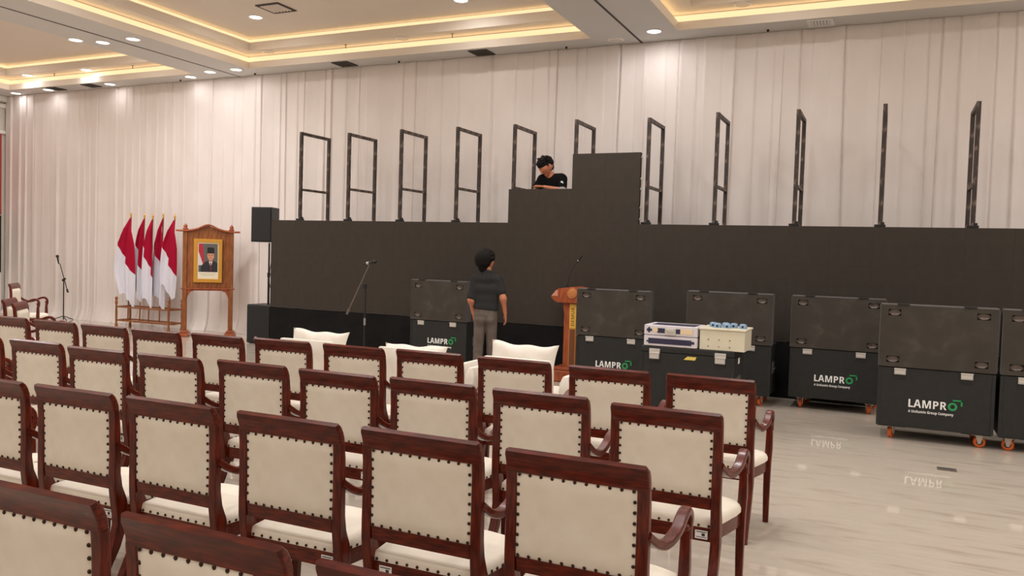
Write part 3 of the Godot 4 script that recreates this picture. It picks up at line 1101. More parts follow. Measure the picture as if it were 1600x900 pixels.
# ------------------------------------------------------------------ flags, portrait stand, far left chairs' neighbours
func build_left_corner():
	# rack
	var r = thing("flag_rack", "low wooden rack of turned posts holding the five flags", "flag rack", Vector3(-13.72, 0, -12.02))
	for q in [[-0.74, 0.17, 0.62], [-0.74, -0.17, 0.62], [0.74, 0.17, 0.62], [0.74, -0.17, 0.62]]:
		var b = MB.new()
		b.lathe([[0.03, 0.0], [0.03, 0.06], [0.02, 0.1], [0.024, 0.3], [0.018, 0.48], [0.028, 0.5], [0.028, 0.55], [0.016, 0.57], [0.03, 0.6], [0.026, 0.635], [0.0001, 0.65]], 10, Transform3D(Basis.IDENTITY, Vector3(q[0], 0, q[1])))
		obj("post", b, M.stand, r)
	for y in [0.16, 0.44]:
		for z in [-0.17, 0.17]:
			var b = MB.new()
			b.box(Vector3(0, y, z), Vector3(1.48, 0.03, 0.025), 0.005)
			obj("rail", b, M.stand, r)
		for x in [-0.74, 0.74]:
			var b = MB.new()
			b.box(Vector3(x, y, 0), Vector3(0.025, 0.03, 0.34), 0.005)
			obj("end_rail", b, M.stand, r)
	var bb = MB.new()
	bb.box(Vector3(0, 0.145, 0), Vector3(1.46, 0.02, 0.1), 0.004)
	obj("bottom_board", bb, M.stand, r)
	# flags: foot x, top x, top y, red width left and right, drop
	var fl = [[-14.31, -14.27, 2.3, 0.22, 0.15, 1.2, "leftmost red and white flag, the widest, drooping on a wooden pole"], [-14.0, -13.91, 2.29, 0.10, 0.05, 1.27, "second flag from the left, narrow, red over white"], [-13.72, -13.65, 2.27, 0.17, 0.11, 1.2, "red and white flag at the middle of the five"], [-13.44, -13.38, 2.3, 0.14, 0.11, 1.28, "fourth red and white flag from the left"], [-13.16, -13.04, 2.27, 0.17, 0.12, 1.16, "rightmost red and white flag, beside the portrait stand"]]
	for i in fl.size():
		var f = fl[i]
		var t = thing("flag", f[6], "flag", Vector3(f[0] + (0.055 if i % 2 == 0 else -0.055), 0.156, -12.02 - (i % 2) * 0.12 + 0.06), 0.0, "flags in the wooden rack")
		var lean = Vector3(f[1] - f[0], f[2] - 0.156, -0.02)
		var b = MB.new()
		b.tube([Vector3.ZERO, lean], 0.013, 8)
		obj("pole", b, M.stand, t)
		b = MB.new()
		b.lathe([[0.014, -0.01], [0.022, 0.0], [0.012, 0.015], [0.022, 0.035], [0.014, 0.06], [0.0001, 0.1]], 10, Transform3D(Basis.IDENTITY, lean))
		obj("finial", b, M.gold, t)
		flag_cloth(t, lean, f[3], f[4], f[5], i)
	# portrait stand
	var s = thing("display_stand", "carved wooden display stand with gabled board, holding the portrait", "display stand", Vector3(-11.97, 0, -11.87), deg_to_rad(40.0))
	for x in [-0.42, 0.42]:
		var b = MB.new()
		b.box(Vector3(x, 1.05, 0), Vector3(0.085, 2.0, 0.085), 0.012)
		obj("post", b, M.stand, s)
		b = MB.new()
		b.box(Vector3(x, 0.03, 0), Vector3(0.2, 0.06, 0.46), 0.015)
		b.box(Vector3(x, 0.08, 0), Vector3(0.14, 0.05, 0.28), 0.012)
		obj("foot", b, M.podium, s)
		b = MB.new()
		b.lathe([[0.05, 2.05], [0.055, 2.07], [0.03, 2.09], [0.04, 2.12], [0.02, 2.15], [0.0001, 2.17]], 12, Transform3D(Basis.IDENTITY, Vector3(x, 0, 0)))
		obj("finial", b, M.podium, s)
	var bd = MB.new()
	bd.prism([Vector2(-0.385, 0.90), Vector2(0.385, 0.90), Vector2(0.385, 2.015), Vector2(0.3, 2.03), Vector2(0.2, 2.055), Vector2(0, 2.135), Vector2(-0.2, 2.055), Vector2(-0.3, 2.03), Vector2(-0.385, 2.015)], -0.02, 0.02)
	obj("board", bd, M.stand, s)
	bd = MB.new()
	var top = smooth_path([Vector3(-0.58, 2.03, 0), Vector3(-0.4, 2.03, 0), Vector3(-0.2, 2.07, 0), Vector3(0, 2.15, 0), Vector3(0.2, 2.07, 0), Vector3(0.4, 2.03, 0), Vector3(0.58, 2.03, 0)], 5)
	bd.bar(top, Vector3.BACK, 0.16, 0.035, 0.01)
	obj("gable_rail", bd, M.podium, s)
	bd = MB.new()
	bd.prism([Vector2(-0.385, 0.93), Vector2(-0.385, 0.70), Vector2(-0.36, 0.78), Vector2(-0.32, 0.85), Vector2(-0.25, 0.88), Vector2(0.25, 0.88), Vector2(0.32, 0.85), Vector2(0.36, 0.78), Vector2(0.385, 0.70), Vector2(0.385, 0.93)], -0.025, 0.025)
	bd.box(Vector3(0, 0.915, 0), Vector3(0.98, 0.025, 0.1), 0.006)
	obj("lower_rail", bd, M.podium, s)
	# framed portrait, a plain generic figure
	var p = thing("framed_portrait", "gilt-framed portrait print of a man in dark suit and cap, on the wooden stand", "picture", Vector3(-11.97, 0, -11.87) + Basis(Vector3.UP, deg_to_rad(40.0)) * Vector3(0, 0, 0.047), deg_to_rad(40.0))
	var fw = 0.52
	var fy0 = 1.04
	var fy1 = 1.88
	var cy = (fy0 + fy1) / 2
	bd = MB.new()
	for e in [[Vector3(0, fy0 + 0.035, 0), Vector3(fw, 0.07, 0.04)], [Vector3(0, fy1 - 0.035, 0), Vector3(fw, 0.07, 0.04)], [Vector3(-fw / 2 + 0.035, cy, 0), Vector3(0.07, fy1 - fy0, 0.04)], [Vector3(fw / 2 - 0.035, cy, 0), Vector3(0.07, fy1 - fy0, 0.04)]]:
		bd.box(e[0], e[1] + Vector3(0, 0, 0.006 if e[1].x > 0.2 else 0.0), 0.005)
	obj("frame", bd, M.gold, p)
	bd = MB.new()
	bd.quad(Vector3(-fw / 2 + 0.06, fy0 + 0.06, 0.008), Vector3(fw / 2 - 0.06, fy0 + 0.06, 0.008), Vector3(fw / 2 - 0.06, fy1 - 0.06, 0.008), Vector3(-fw / 2 + 0.06, fy1 - 0.06, 0.008), Vector3.BACK)
	bd.box(Vector3(0, cy, -0.006), Vector3(fw - 0.06, fy1 - fy0 - 0.06, 0.02))
	var pm = StandardMaterial3D.new()
	pm.albedo_texture = portrait_print()
	pm.roughness = 0.35
	obj("print", bd, pm, p)
	# backdrop board on the left wall
	var w = thing("backdrop_board", "red backdrop board on the left wall, cut by the photo's left edge", "backdrop board", Vector3(XL + 0.03, 0, -11.08))
	bd = MB.new()
	bd.box(Vector3(0, 3.3, 0), Vector3(0.05, 1.9, 2.9), 0.005)
	obj("red_panel", bd, mat(rgb8(170, 62, 54), 0.6), w)
	bd = MB.new()
	bd.box(Vector3(0, 1.65, 0), Vector3(0.05, 1.35, 2.9), 0.005)
	obj("black_panel", bd, M.dark, w)
	bd = MB.new()
	bd.box(Vector3(0, 0.48, 0), Vector3(0.05, 0.94, 2.9), 0.005)
	obj("white_panel", bd, M.white, w)

func flag_cloth(t, lean, wl, wr, drop, sd):
	# limp cloth hung from the pole top: rows of folds, red above the slanting seam, white below
	var NX = 28
	var W = func(tt): # half widths at depth tt (0 top .. 1.9 bottom)
		var a = clampf(tt / 0.52, 0.0, 1.0)
		var l = wl * a + (0.10 if sd == 0 else 0.03) * clampf((tt - 0.45) / 0.5, 0.0, 1.0) - (0.2 if sd == 0 else 0.05) * clampf((tt - 1.1) / 0.6, 0.0, 1.0)
		var r = wr * clampf(tt / 0.6, 0.0, 1.0) + 0.02 * clampf((tt - 0.6) / 0.5, 0.0, 1.0)
		return [l + 0.015, r + 0.015]
	var P = func(s, tt):
		var w = W.call(tt)
		var x = lerpf(-w[0], w[1], s)
		var dep = 0.035 * clampf(tt / 0.4, 0.15, 1.0)
		var z = dep * sin(s * 9.5 + sd * 1.7 + tt * 1.2) + 0.4 * dep * sin(s * 21.0 + tt * 2.0) + 0.066 * clampf(tt / 0.25, 0.2, 1.0)
		return lean + Vector3(x - lean.x * tt / lean.y, -tt, z)
	var red_end = func(s): return lerpf(0.56, drop, pow(s, 0.95))
	var bot = func(s): return lerpf(1.62, 1.92, s) - 0.1 * absf(sin(s * 7.0 + sd)) - (0.22 if sd == 4 else 0.0)
	for part in 2:
		var rows = []
		for i in 21:
			var row = []
			for j in NX + 1:
				var s = float(j) / NX
				var t0 = 0.03 if part == 0 else red_end.call(s)
				var t1 = red_end.call(s) if part == 0 else bot.call(s)
				row.append(P.call(s, lerpf(t0, t1, i / 20.0)))
			rows.append(row)
		var b = MB.new()
		b.sheet(rows, Vector3.BACK)
		obj("red_half" if part == 0 else "white_half", b, M.red if part == 0 else M.flag_white, t)

func portrait_print():
	var w = 120
	var h = 216
	var im = Image.create(w, h, false, Image.FORMAT_RGB8)
	var paper = rgb8(232, 224, 200)
	im.fill(paper)
	for y in h:
		for x in w:
			var u = x / float(w)
			var v = y / float(h)
			if u < 0.06 or u > 0.94 or v < 0.04 or v > 0.80:
				continue
			var c = rgb8(96, 94, 92)
			# a red and white cloth hanging at the left
			if u < 0.24 + 0.1 * v * 2.0 - 0.12 * maxf(0.0, v - 0.4) and v < 0.62:
				c = rgb8(176, 40, 62) if v < 0.1 + 1.6 * u + 0.05 else rgb8(214, 208, 206)
			var dx = u - 0.62
			# shoulders and jacket
			if v > 0.50 and absf(dx) < 0.12 + 0.34 * pow(clampf((v - 0.50) / 0.16, 0.0, 1.0), 0.6):
				c = rgb8(38, 40, 46)
				if absf(dx) < 0.11 * (1.0 - (v - 0.46) / 0.22):
					c = rgb8(232, 230, 230)
				if v > 0.54 and absf(dx - 0.0) < 0.028:
					c = rgb8(120, 28, 40)
			if absf(dx) < 0.075 and v > 0.42 and v < 0.52:
				c = rgb8(176, 116, 90)
			# face
			var ex = dx / 0.155
			var ey = (v - 0.355) / 0.13
			if ex * ex + ey * ey < 1.0:
				c = rgb8(206, 146, 116)
				if absf(absf(ex) - 0.42) < 0.16 and absf(ey + 0.1) < 0.09:
					c = rgb8(70, 44, 36)
				if absf(ex) < 0.34 and absf(ey - 0.52) < 0.06:
					c = rgb8(150, 70, 66)
				if absf(ex) < 0.1 and ey > 0.0 and ey < 0.3:
					c = rgb8(186, 122, 96)
			# black cap
			if absf(dx) < 0.165 - 0.02 * (0.3 - v) * 4.0 and v > 0.14 and v < 0.30:
				c = rgb8(26, 26, 28)
			im.set_pixel(x, y, c)
	# two lines of caption, too small in the photo to read
	for q in [[0.845, 0.12, 0.88], [0.885, 0.2, 0.8]]:
		for x in range(int(q[1] * w), int(q[2] * w)):
			if (x * 7 + int(q[0] * 100)) % 5 < 3:
				im.set_pixel(x, int(q[0] * h), rgb8(110, 100, 84))
				im.set_pixel(x, int(q[0] * h) + 1, rgb8(130, 120, 104))
	return ImageTexture.create_from_image(im)

# ------------------------------------------------------------------ podium
func build_podium():
	var t = thing("podium", "reddish wooden podium with gilt panel, half hidden behind a black case", "podium", Vector3(-3.95, 0, -10.735))
	var b = MB.new()
	b.box(Vector3(0, 0.08, 0), Vector3(0.6, 0.16, 0.44), 0.02)
	b.box(Vector3(0, 0.18, 0), Vector3(0.52, 0.05, 0.38), 0.015)
	obj("base", b, M.podium, t)
	b = MB.new()
	b.prism([Vector2(-0.125, 0.2), Vector2(0.135, 0.2), Vector2(0.135, 0.95), Vector2(0.17, 1.13), Vector2(-0.16, 1.13), Vector2(-0.125, 0.95)], -0.13, 0.13)
	obj("column", b, M.podium, t)
	b = MB.new()
	b.prism([Vector2(-0.30, 1.17), Vector2(-0.22, 1.11), Vector2(0.22, 1.11), Vector2(0.30, 1.17), Vector2(0.30, 1.19), Vector2(0.2, 1.30), Vector2(0.0, 1.33), Vector2(-0.2, 1.30), Vector2(-0.30, 1.19)], -0.2, 0.2)
	obj("top", b, M.podium, t)
	b = MB.new()
	b.prism([Vector2(-0.295, 1.195), Vector2(-0.2, 1.195), Vector2(-0.2, 1.275), Vector2(-0.225, 1.28)], 0.2, 0.208)
	obj("bevel_plate", b, mat(rgb8(206, 140, 118), 0.3), t)
	b = MB.new()
	b.lathe([[0.0001, 0.012], [0.05, 0.012], [0.062, 0.006], [0.07, 0.012], [0.075, 0.0]], 24, Transform3D(Basis(Vector3.RIGHT, PI / 2), Vector3(0.01, 1.245, 0.2)))
	obj("round_plaque", b, mat(rgb8(190, 120, 66), 0.35), t)
	b = MB.new()
	b.box(Vector3(0.005, 0.66, 0.131), Vector3(0.1, 0.87, 0.006), 0.001)
	obj("gilt_strip", b, M.gold, t)
	b = MB.new()
	b.box(Vector3(0.005, 0.49, 0.134), Vector3(0.08, 0.5, 0.006), 0.001)
	obj("inlay", b, mat(rgb8(116, 66, 44), 0.4), t)
	b = MB.new()
	b.box(Vector3(0.005, 0.925, 0.134), Vector3(0.092, 0.33, 0.004), 0.001)
	obj("name_panel", b, mat(rgb8(232, 186, 84), 0.45), t)
	lettering(t, "DEMUR", Vector3(0.03, 0.785, 0.137), 0.26, 0.05, mat(rgb8(140, 100, 30), 0.5), "lettering", Basis(Vector3.BACK, PI / 2))
	var m = thing("gooseneck_microphone", "thin gooseneck microphone rising from the wooden podium", "microphone", Vector3(-4.08, 1.316, -10.7))
	b = MB.new()
	b.tube(smooth_path([Vector3(0, 0, 0), Vector3(0.02, 0.12, 0), Vector3(0.07, 0.26, 0), Vector3(0.15, 0.37, 0)]), 0.004, 6)
	obj("neck", b, M.black, m)
	b = MB.new()
	b.tube([Vector3(0.14, 0.36, 0), Vector3(0.165, 0.39, 0), Vector3(0.2, 0.45, 0)], [0.009, 0.013, 0.012], 10)
	obj("capsule", b, M.black, m)
	b = MB.new()
	b.tube([Vector3(0.15, 0.37, 0), Vector3(0.157, 0.381, 0)], 0.0145, 10)
	obj("ring", b, M.chrome, m)
	b = MB.new()
	b.lathe([[0.03, 0.0], [0.03, 0.012], [0.012, 0.02], [0.0001, 0.02]], 12)
	obj("base", b, M.black, m)

# ------------------------------------------------------------------ loudspeakers and microphone stands
func build_sound():
	var t = thing("subwoofer", "black bass loudspeaker box on the floor left of the screen wall", "loudspeaker", Vector3(-10.29, 0, -11.42))
	var b = MB.new()
	b.box(Vector3(0, 0.36, -0.25), Vector3(0.56, 0.70, 0.5), 0.015)
	obj("cabinet", b, M.black, t)
	b = MB.new()
	b.box(Vector3(0, 0.36, 0.004), Vector3(0.52, 0.66, 0.02), 0.006)
	obj("grille", b, M.grille, t)
	b = MB.new()
	b.lathe([[0.0001, 0.004], [0.03, 0.004], [0.03, 0.0]], 14, Transform3D(Basis(Vector3.RIGHT, PI / 2), Vector3(-0.04, 0.12, 0.014)) * Transform3D(Basis.from_scale(Vector3(1.2, 1, 0.6))))
	obj("badge", b, M.chrome, t)
	for q in [[-0.22, -0.05], [0.22, -0.05], [-0.22, -0.45], [0.22, -0.45]]:
		b = MB.new()
		b.lathe([[0.02, 0.0], [0.024, 0.014], [0.0001, 0.014]], 10, Transform3D(Basis.IDENTITY, Vector3(q[0], 0, q[1])))
		obj("rubber_foot", b, M.dark, t)
	var p = thing("speaker_pole", "black speaker pole standing on the bass loudspeaker", "pole", Vector3(-10.28, 0.71, -11.66))
	b = MB.new()
	b.tube([Vector3(0, 0, 0), Vector3(0, 0.55, 0)], 0.02, 12)
	b.tube([Vector3(0, 0.55, 0), Vector3(0, 1.125, 0)], 0.016, 12)
	obj("tube", b, M.black, p)
	b = MB.new()
	b.tube([Vector3(0, 0.5, 0), Vector3(0, 0.58, 0)], 0.028, 12)
	b.tube([Vector3(0.02, 0.55, 0), Vector3(0.1, 0.55, 0)], 0.01, 8)
	obj("clamp_knob", b, M.dark, p)
	b = MB.new()
	b.tube(smooth_path([Vector3(0.06, 1.12, -0.02), Vector3(0.09, 1.0, 0), Vector3(0.03, 0.5, 0.02), Vector3(0.1, 0.2, 0.02), Vector3(0.2, 0.02, 0.0)]), 0.006, 6)
	obj("cable", b, M.dark, p)
	t = thing("loudspeaker", "black loudspeaker raised on a pole left of the screen wall", "loudspeaker", Vector3(-10.34, 1.845, -11.66), deg_to_rad(12.0))
	b = MB.new()
	b.prism([Vector2(-0.2, 0.2), Vector2(0.2, 0.2), Vector2(0.13, -0.2), Vector2(-0.13, -0.2)], 0.0, 0.63, Transform3D(Basis(Vector3.RIGHT, -PI / 2), Vector3(0, 0, 0)) * Transform3D(Basis.from_scale(Vector3(1, -1, 1)), Vector3.ZERO))
	obj("cabinet", b, M.black, t)
	b = MB.new()
	b.box(Vector3(0, 0.315, 0.205), Vector3(0.38, 0.59, 0.02), 0.006)
	obj("grille", b, M.grille, t)
	# slim microphone stand at the far left
	var L = thing("microphone_stand", "slim microphone stand by the curtain at far left", "microphone stand", Vector3(-16.55, 0, -12.2))
	b = MB.new()
	b.tube([Vector3(0, 0.02, 0), Vector3(0, 0.89, 0)], 0.012, 8)
	obj("pole", b, M.black, L)
	b = MB.new()
	b.tube([Vector3(0.14, 0.63, 0.0), Vector3(-0.13, 1.26, 0.0)], 0.009, 8)
	b.tube([Vector3(0.14, 0.63, 0.0), Vector3(0.11, 0.70, 0.0)], 0.02, 8)
	obj("boom", b, M.black, L)
	b = MB.new()
	b.tube([Vector3(-0.03, 0.89, 0), Vector3(0.04, 0.93, 0)], 0.026, 8)
	obj("clamp", b, M.dark, L)
	for k in 3:
		b = MB.new()
		var a = TAU * k / 3 + 0.4
		b.tube([Vector3(0, 0.1, 0), Vector3(cos(a) * 0.26, 0.012, sin(a) * 0.26)], 0.009, 8)
		obj("leg", b, M.black, L)
	var m = thing("microphone", "black microphone clipped to the slim stand at far left", "microphone", Vector3(-16.68, 1.26, -12.2))
	b = MB.new()
	b.tube([Vector3(0.01, -0.01, 0.034), Vector3(-0.03, 0.13, 0.034)], [0.013, 0.02], 10)
	obj("handle", b, M.dark, m)
	b = MB.new()
	b.ball(Vector3(-0.038, 0.16, 0.034), 0.034, 12)
	obj("head", b, M.steel, m)
	# boom stand in front of the screen
	var C = thing("microphone_stand", "boom microphone stand before the screen wall, its boom tilted", "microphone stand", Vector3(-6.64, 0, -9.5))
	b = MB.new()
	b.tube([Vector3(0, 0.03, 0), Vector3(0, 1.24, 0)], [0.014, 0.011], 8)
	obj("pole", b, M.black, C)
	b = MB.new()
	b.tube([Vector3(0, 0.70, 0), Vector3(0, 0.80, 0)], 0.017, 10)
	obj("collar", b, M.chrome, C)
	b = MB.new()
	b.tube([Vector3(-0.27, 0.87, 0.03), Vector3(0.075, 1.545, 0.03)], 0.009, 8)
	b.tube([Vector3(-0.285, 0.84, 0.03), Vector3(-0.25, 0.91, 0.03)], 0.018, 8)
	obj("boom", b, mat(rgb8(112, 103, 97), 0.4, 0.3), C)
	b = MB.new()
	b.box(Vector3(-0.01, 1.25, 0.012), Vector3(0.05, 0.07, 0.05), 0.012)
	obj("clamp", b, M.dark, C)
	for k in 3:
		b = MB.new()
		var a = TAU * k / 3 + 0.2
		b.tube([Vector3(0, 0.1, 0), Vector3(cos(a) * 0.3, 0.012, sin(a) * 0.3)], 0.009, 8)
		obj("leg", b, M.black, C)
	m = thing("microphone", "black microphone lying level on the tilted boom before the screen wall", "microphone", Vector3(-6.565, 1.575, -9.47))
	b = MB.new()
	b.tube([Vector3(-0.10, -0.02, 0), Vector3(0.06, 0.015, 0)], [0.014, 0.02], 10)
	obj("handle", b, M.dark, m)
	b = MB.new()
	b.ball(Vector3(0.09, 0.022, 0), 0.03, 12)
	obj("head", b, M.black, m)
	b = MB.new()
	b.tube([Vector3(-0.04, -0.006, 0), Vector3(0.0, 0.003, 0)], 0.021, 10)
	obj("clip", b, M.chrome, m)

# ------------------------------------------------------------------ white armchairs with loose cushions
func rounded_loft(b, c, s, r, ring = 24, lev = 10, sag = 0.0, pinch = 0.0):
	# a soft block: super-ellipse plan, rounded over its height
	var rs = []
	for i in lev + 1:
		var v = -1.0 + 2.0 * i / lev
		var edge = pow(maxf(0.0, 1.0 - pow(absf(v), 6.0)), 0.5)
		var q = []
		for j in ring:
			var a = TAU * j / ring
			var ca = cos(a)
			var sa = sin(a)
			var e = 0.22
			var x = signf(ca) * pow(absf(ca), e)
			var z = signf(sa) * pow(absf(sa), e)
			var ins = r * (1.0 - edge)
			q.append(c + Vector3(x * (s.x / 2 - ins), v * s.y / 2 + sag * x * x * (1 if v > 0 else 0), z * (s.z / 2 - ins)))
		rs.append(q)
	b.rings(rs)

func pillow_mesh(w, h, d, sd):
	var rows_f = []
	var rows_b = []
	var r = RandomNumberGenerator.new()
	r.seed = sd
	var p1 = r.randf() * 6.0
	var N = 18
	for i in N + 1:
		var rf = []
		var rb = []
		for j in N + 1:
			var u = -1.0 + 2.0 * j / N
			var v = -1.0 + 2.0 * i / N
			var th = pow(maxf(0.0, (1.0 - pow(absf(u), 2.6)) * (1.0 - pow(absf(v), 2.6))), 0.45)
			var pin = 1.0 - 0.07 * (1.0 - v * v) * absf(u) - 0.0
			var piny = 1.0 - 0.13 * (1.0 - u * u) * absf(v)
			var x = u * w / 2 * pin
			var y = v * h / 2 * piny + 0.008 * sin(u * 7.0 + p1)
			var z = th * d / 2 + 0.006 * sin(u * 5.0 + v * 4.0 + p1) * th
			rf.append(Vector3(x, y, z))
			rb.append(Vector3(x, y, -z))
		rows_f.append(rf)
		rows_b.append(rb)
	var b = MB.new()
	b.sheet(rows_f, Vector3.BACK)
	b.sheet(rows_b, Vector3.FORWARD)
	return b.mesh()

func build_lounge():
	var w = 1.07
	var first = null
	var xs = [[-5.5, "white covered armchair, leftmost of three in front of the wooden chairs"], [-4.255, "white covered armchair, middle of three in front of the wooden chairs"], [-3.075, "white covered armchair, rightmost of three, in front of the podium"]]
	for i in 3:
		if i == 0:
			var t = thing("lounge_armchair", xs[0][1], "armchair", Vector3(xs[0][0], 0, -6.78), 0.0, "white covered armchairs")
			var b = MB.new()
			rounded_loft(b, Vector3(0, 0.47, -0.055), Vector3(0.71, 0.64, 0.11), 0.025)
			obj("backrest", b, M.slip, t)
			for s in [-1, 1]:
				b = MB.new()
				rounded_loft(b, Vector3(s * (w / 2 - 0.055), 0.36, -0.43), Vector3(0.11, 0.60, 0.84), 0.03)
				obj("armrest", b, M.slip, t)
			b = MB.new()
			rounded_loft(b, Vector3(0, 0.21, -0.47), Vector3(w - 0.24, 0.28, 0.70), 0.02)
			obj("seat_base", b, M.slip, t)
			b = MB.new()
			rounded_loft(b, Vector3(0, 0.40, -0.47), Vector3(w - 0.24, 0.1, 0.68), 0.04)
			obj("seat_cushion", b, M.slip, t)
			for q in [[-0.44, -0.08], [0.44, -0.08], [-0.44, -0.78], [0.44, -0.78]]:
				b = MB.new()
				b.lathe([[0.02, 0.0], [0.026, 0.07], [0.0001, 0.07]], 10, Transform3D(Basis.IDENTITY, Vector3(q[0], 0, q[1])))
				obj("foot", b, M.dark, t)
			first = t
		else:
			dup(first, Vector3(xs[i][0], 0, -6.78), 0.0, xs[i][1])
	var ps = [[-5.505, 0.74, 0.01, "white cushion standing in the leftmost white armchair"], [-4.305, 0.74, -0.01, "white cushion standing in the middle white armchair"], [-3.11, 0.69, 0.03, "white cushion standing in the rightmost white armchair, showing most of its side"]]
	for i in 3:
		var q = ps[i]
		var o = obj("cushion", pillow_mesh(q[1], [0.37, 0.33, 0.39][i], 0.17, 60 + i), M.slip)
		tag(o, q[3], "cushion", "cushions in the white armchairs")
		o.position = Vector3(q[0], [0.70, 0.655, 0.725][i], -7.03)
		o.rotation = Vector3(deg_to_rad(-14.0), q[2], deg_to_rad([-1.0, 1.0, -1.5][i]))

# ------------------------------------------------------------------ the wooden armchairs
# local axes: seat faces -z; z = 0 is the back of the top rail; origin on the floor
func make_chair(label, flare = 0.0):
	var t = thing("wooden_armchair", label, "chair")
	var prof = [[1.0, 0.006], [0.975, -0.011], [0.94, -0.023], [0.85, -0.031], [0.72, -0.034], [0.6, -0.034], [0.53, -0.04], [0.46, -0.058], [0.40, -0.068], [0.34, -0.066], [0.24, -0.035], [0.12, 0.03], [0.0, 0.09]]
	var thick = [0.03, 0.032, 0.034, 0.036, 0.038, 0.042, 0.052, 0.07, 0.072, 0.062, 0.05, 0.042, 0.036]
	var hw = 0.2835
	for s in [-1, 1]:
		var b = MB.new()
		var pts = []
		for p in prof:
			if p[0] < 0.93:
				pts.append(Vector3(s * (hw - 0.0235), p[0], p[1] - 0.018))
		pts.push_front(Vector3(s * (hw - 0.0235), 0.918, -0.0428))
		b.bar(pts, Vector3.RIGHT, 0.047, thick.slice(2), 0.006)
		obj("rear_leg", b, M.wood_y, t)
	var zat = func(y):
		for i in prof.size() - 1:
			if y <= prof[i][0] and y >= prof[i + 1][0]:
				return lerpf(prof[i + 1][1], prof[i][1], (y - prof[i + 1][0]) / (prof[i][0] - prof[i + 1][0])) - 0.018
		return -0.018
	# top rail follows the curl of the posts
	var b = MB.new()
	var pts = []
	for y in [1.002, 0.985, 0.965, 0.94, 0.915]:
		pts.append(Vector3(0, y, zat.call(minf(y, 1.0))))
	b.bar(pts, Vector3.RIGHT, [2 * hw - 0.012, 2 * hw, 2 * hw, 2 * hw, 2 * hw], [0.022, 0.032, 0.035, 0.036, 0.036], 0.009)
	obj("top_rail", b, M.wood_x, t)
	b = MB.new()
	b.bar([Vector3(0, 0.585, zat.call(0.585)), Vector3(0, 0.555, zat.call(0.555)), Vector3(0, 0.527, zat.call(0.527))], Vector3.RIGHT, 0.4735, 0.034, 0.006)
	obj("bottom_rail", b, M.wood_x, t)
	# upholstered back panel, slightly proud on both faces
	b = MB.new()
	for side in [1, -1]:
		var rows = []
		for i in 13:
			var row = []
			for j in 15:
				var u = -1.0 + j / 7.0
				var v = i / 12.0
				var y = lerpf(0.582, 0.918, v)
				var puff = pow(maxf(0.0, (1.0 - pow(absf(u), 8.0)) * (1.0 - pow(absf(2.0 * v - 1.0), 8.0))), 0.5)
				row.append(Vector3(u * 0.2385, y, zat.call(y) + side * (0.012 + puff * (0.011 if side == 1 else 0.025))))
			rows.append(row)
		b.sheet(rows, Vector3(0, 0, side))
	var panel = obj("back_panel", b, M.cream, t)
	b = MB.new()
	var nail = func(nb, p, nn):
		var bs = Basis(Quaternion(Vector3.UP, nn))
		nb.lathe([[0.0072, 0.0], [0.0068, 0.003], [0.0045, 0.0052], [0.0001, 0.006]], 7, Transform3D(bs, p))
	for k in 11:
		var x = lerpf(-0.226, 0.226, k / 10.0)
		nail.call(b, Vector3(x, 0.907, zat.call(0.907) + 0.015), Vector3.BACK)
		nail.call(b, Vector3(x, 0.592, zat.call(0.592) + 0.015), Vector3.BACK)
	for k in range(1, 8):
		var y = lerpf(0.592, 0.907, k / 8.0)
		for x in [-0.23, 0.23]:
			nail.call(b, Vector3(x, y, zat.call(y) + 0.015), Vector3.BACK)
	stuff(obj("nail_trim", b, M.nail, panel))
	# seat outline (plan), from the rear left round the front
	var plan = [Vector2(-0.245, -0.075), Vector2(-0.262, -0.2), Vector2(-0.28, -0.34), Vector2(-0.286, -0.42), Vector2(-0.275, -0.475), Vector2(-0.2, -0.515), Vector2(-0.1, -0.535), Vector2(0, -0.54), Vector2(0.1, -0.535), Vector2(0.2, -0.515), Vector2(0.275, -0.475), Vector2(0.286, -0.42), Vector2(0.28, -0.34), Vector2(0.262, -0.2), Vector2(0.245, -0.075)]
	for k in plan.size():
		if plan[k].x > 0.1:
			plan[k].x += flare * clampf((-plan[k].y - 0.075) / 0.3, 0.0, 1.0) * (1.0 if plan[k].x > 0.24 else 0.5)
	b = MB.new()
	b.prism(plan, 0.355, 0.425, Transform3D(Basis(Vector3.RIGHT, Vector3.FORWARD, Vector3.UP), Vector3.ZERO) * Transform3D(Basis.from_scale(Vector3(1, -1, 1)), Vector3.ZERO), true)
	obj("seat_rail", b, M.wood_x, t)
	b = MB.new()
	var rs = []
	var mid = Vector2(0, -0.29)
	for l in [[0.425, 1.006], [0.445, 1.008], [0.462, 0.985], [0.474, 0.93], [0.482, 0.8], [0.487, 0.6], [0.49, 0.3], [0.491, 0.04]]:
		var q = []
		for p in plan:
			var d = mid + (p - mid) * l[1]
			q.append(Vector3(d.x, l[0], d.y))
		rs.append(q)
	b.rings(rs, false, true)
	var cush = obj("seat_cushion", b, M.cream, t)
	b = MB.new()
	for k in 10:
		nail.call(b, Vector3(lerpf(-0.225, 0.225, k / 9.0), 0.434, -0.073), Vector3.BACK)
	for s in [-1, 1]:
		for k in 11:
			var f = k / 10.0
			var p = plan[0].lerp(plan[1], f * 3.0) if f < 0.3334 else plan[1].lerp(plan[2], f * 3.0 - 1.0) if f < 0.6667 else plan[2].lerp(plan[3], f * 3.0 - 2.0)
			nail.call(b, Vector3(-s * p.x * 1.012, 0.434, p.y), Vector3(s, 0, 0))
	stuff(obj("nail_trim", b, M.nail, cush))
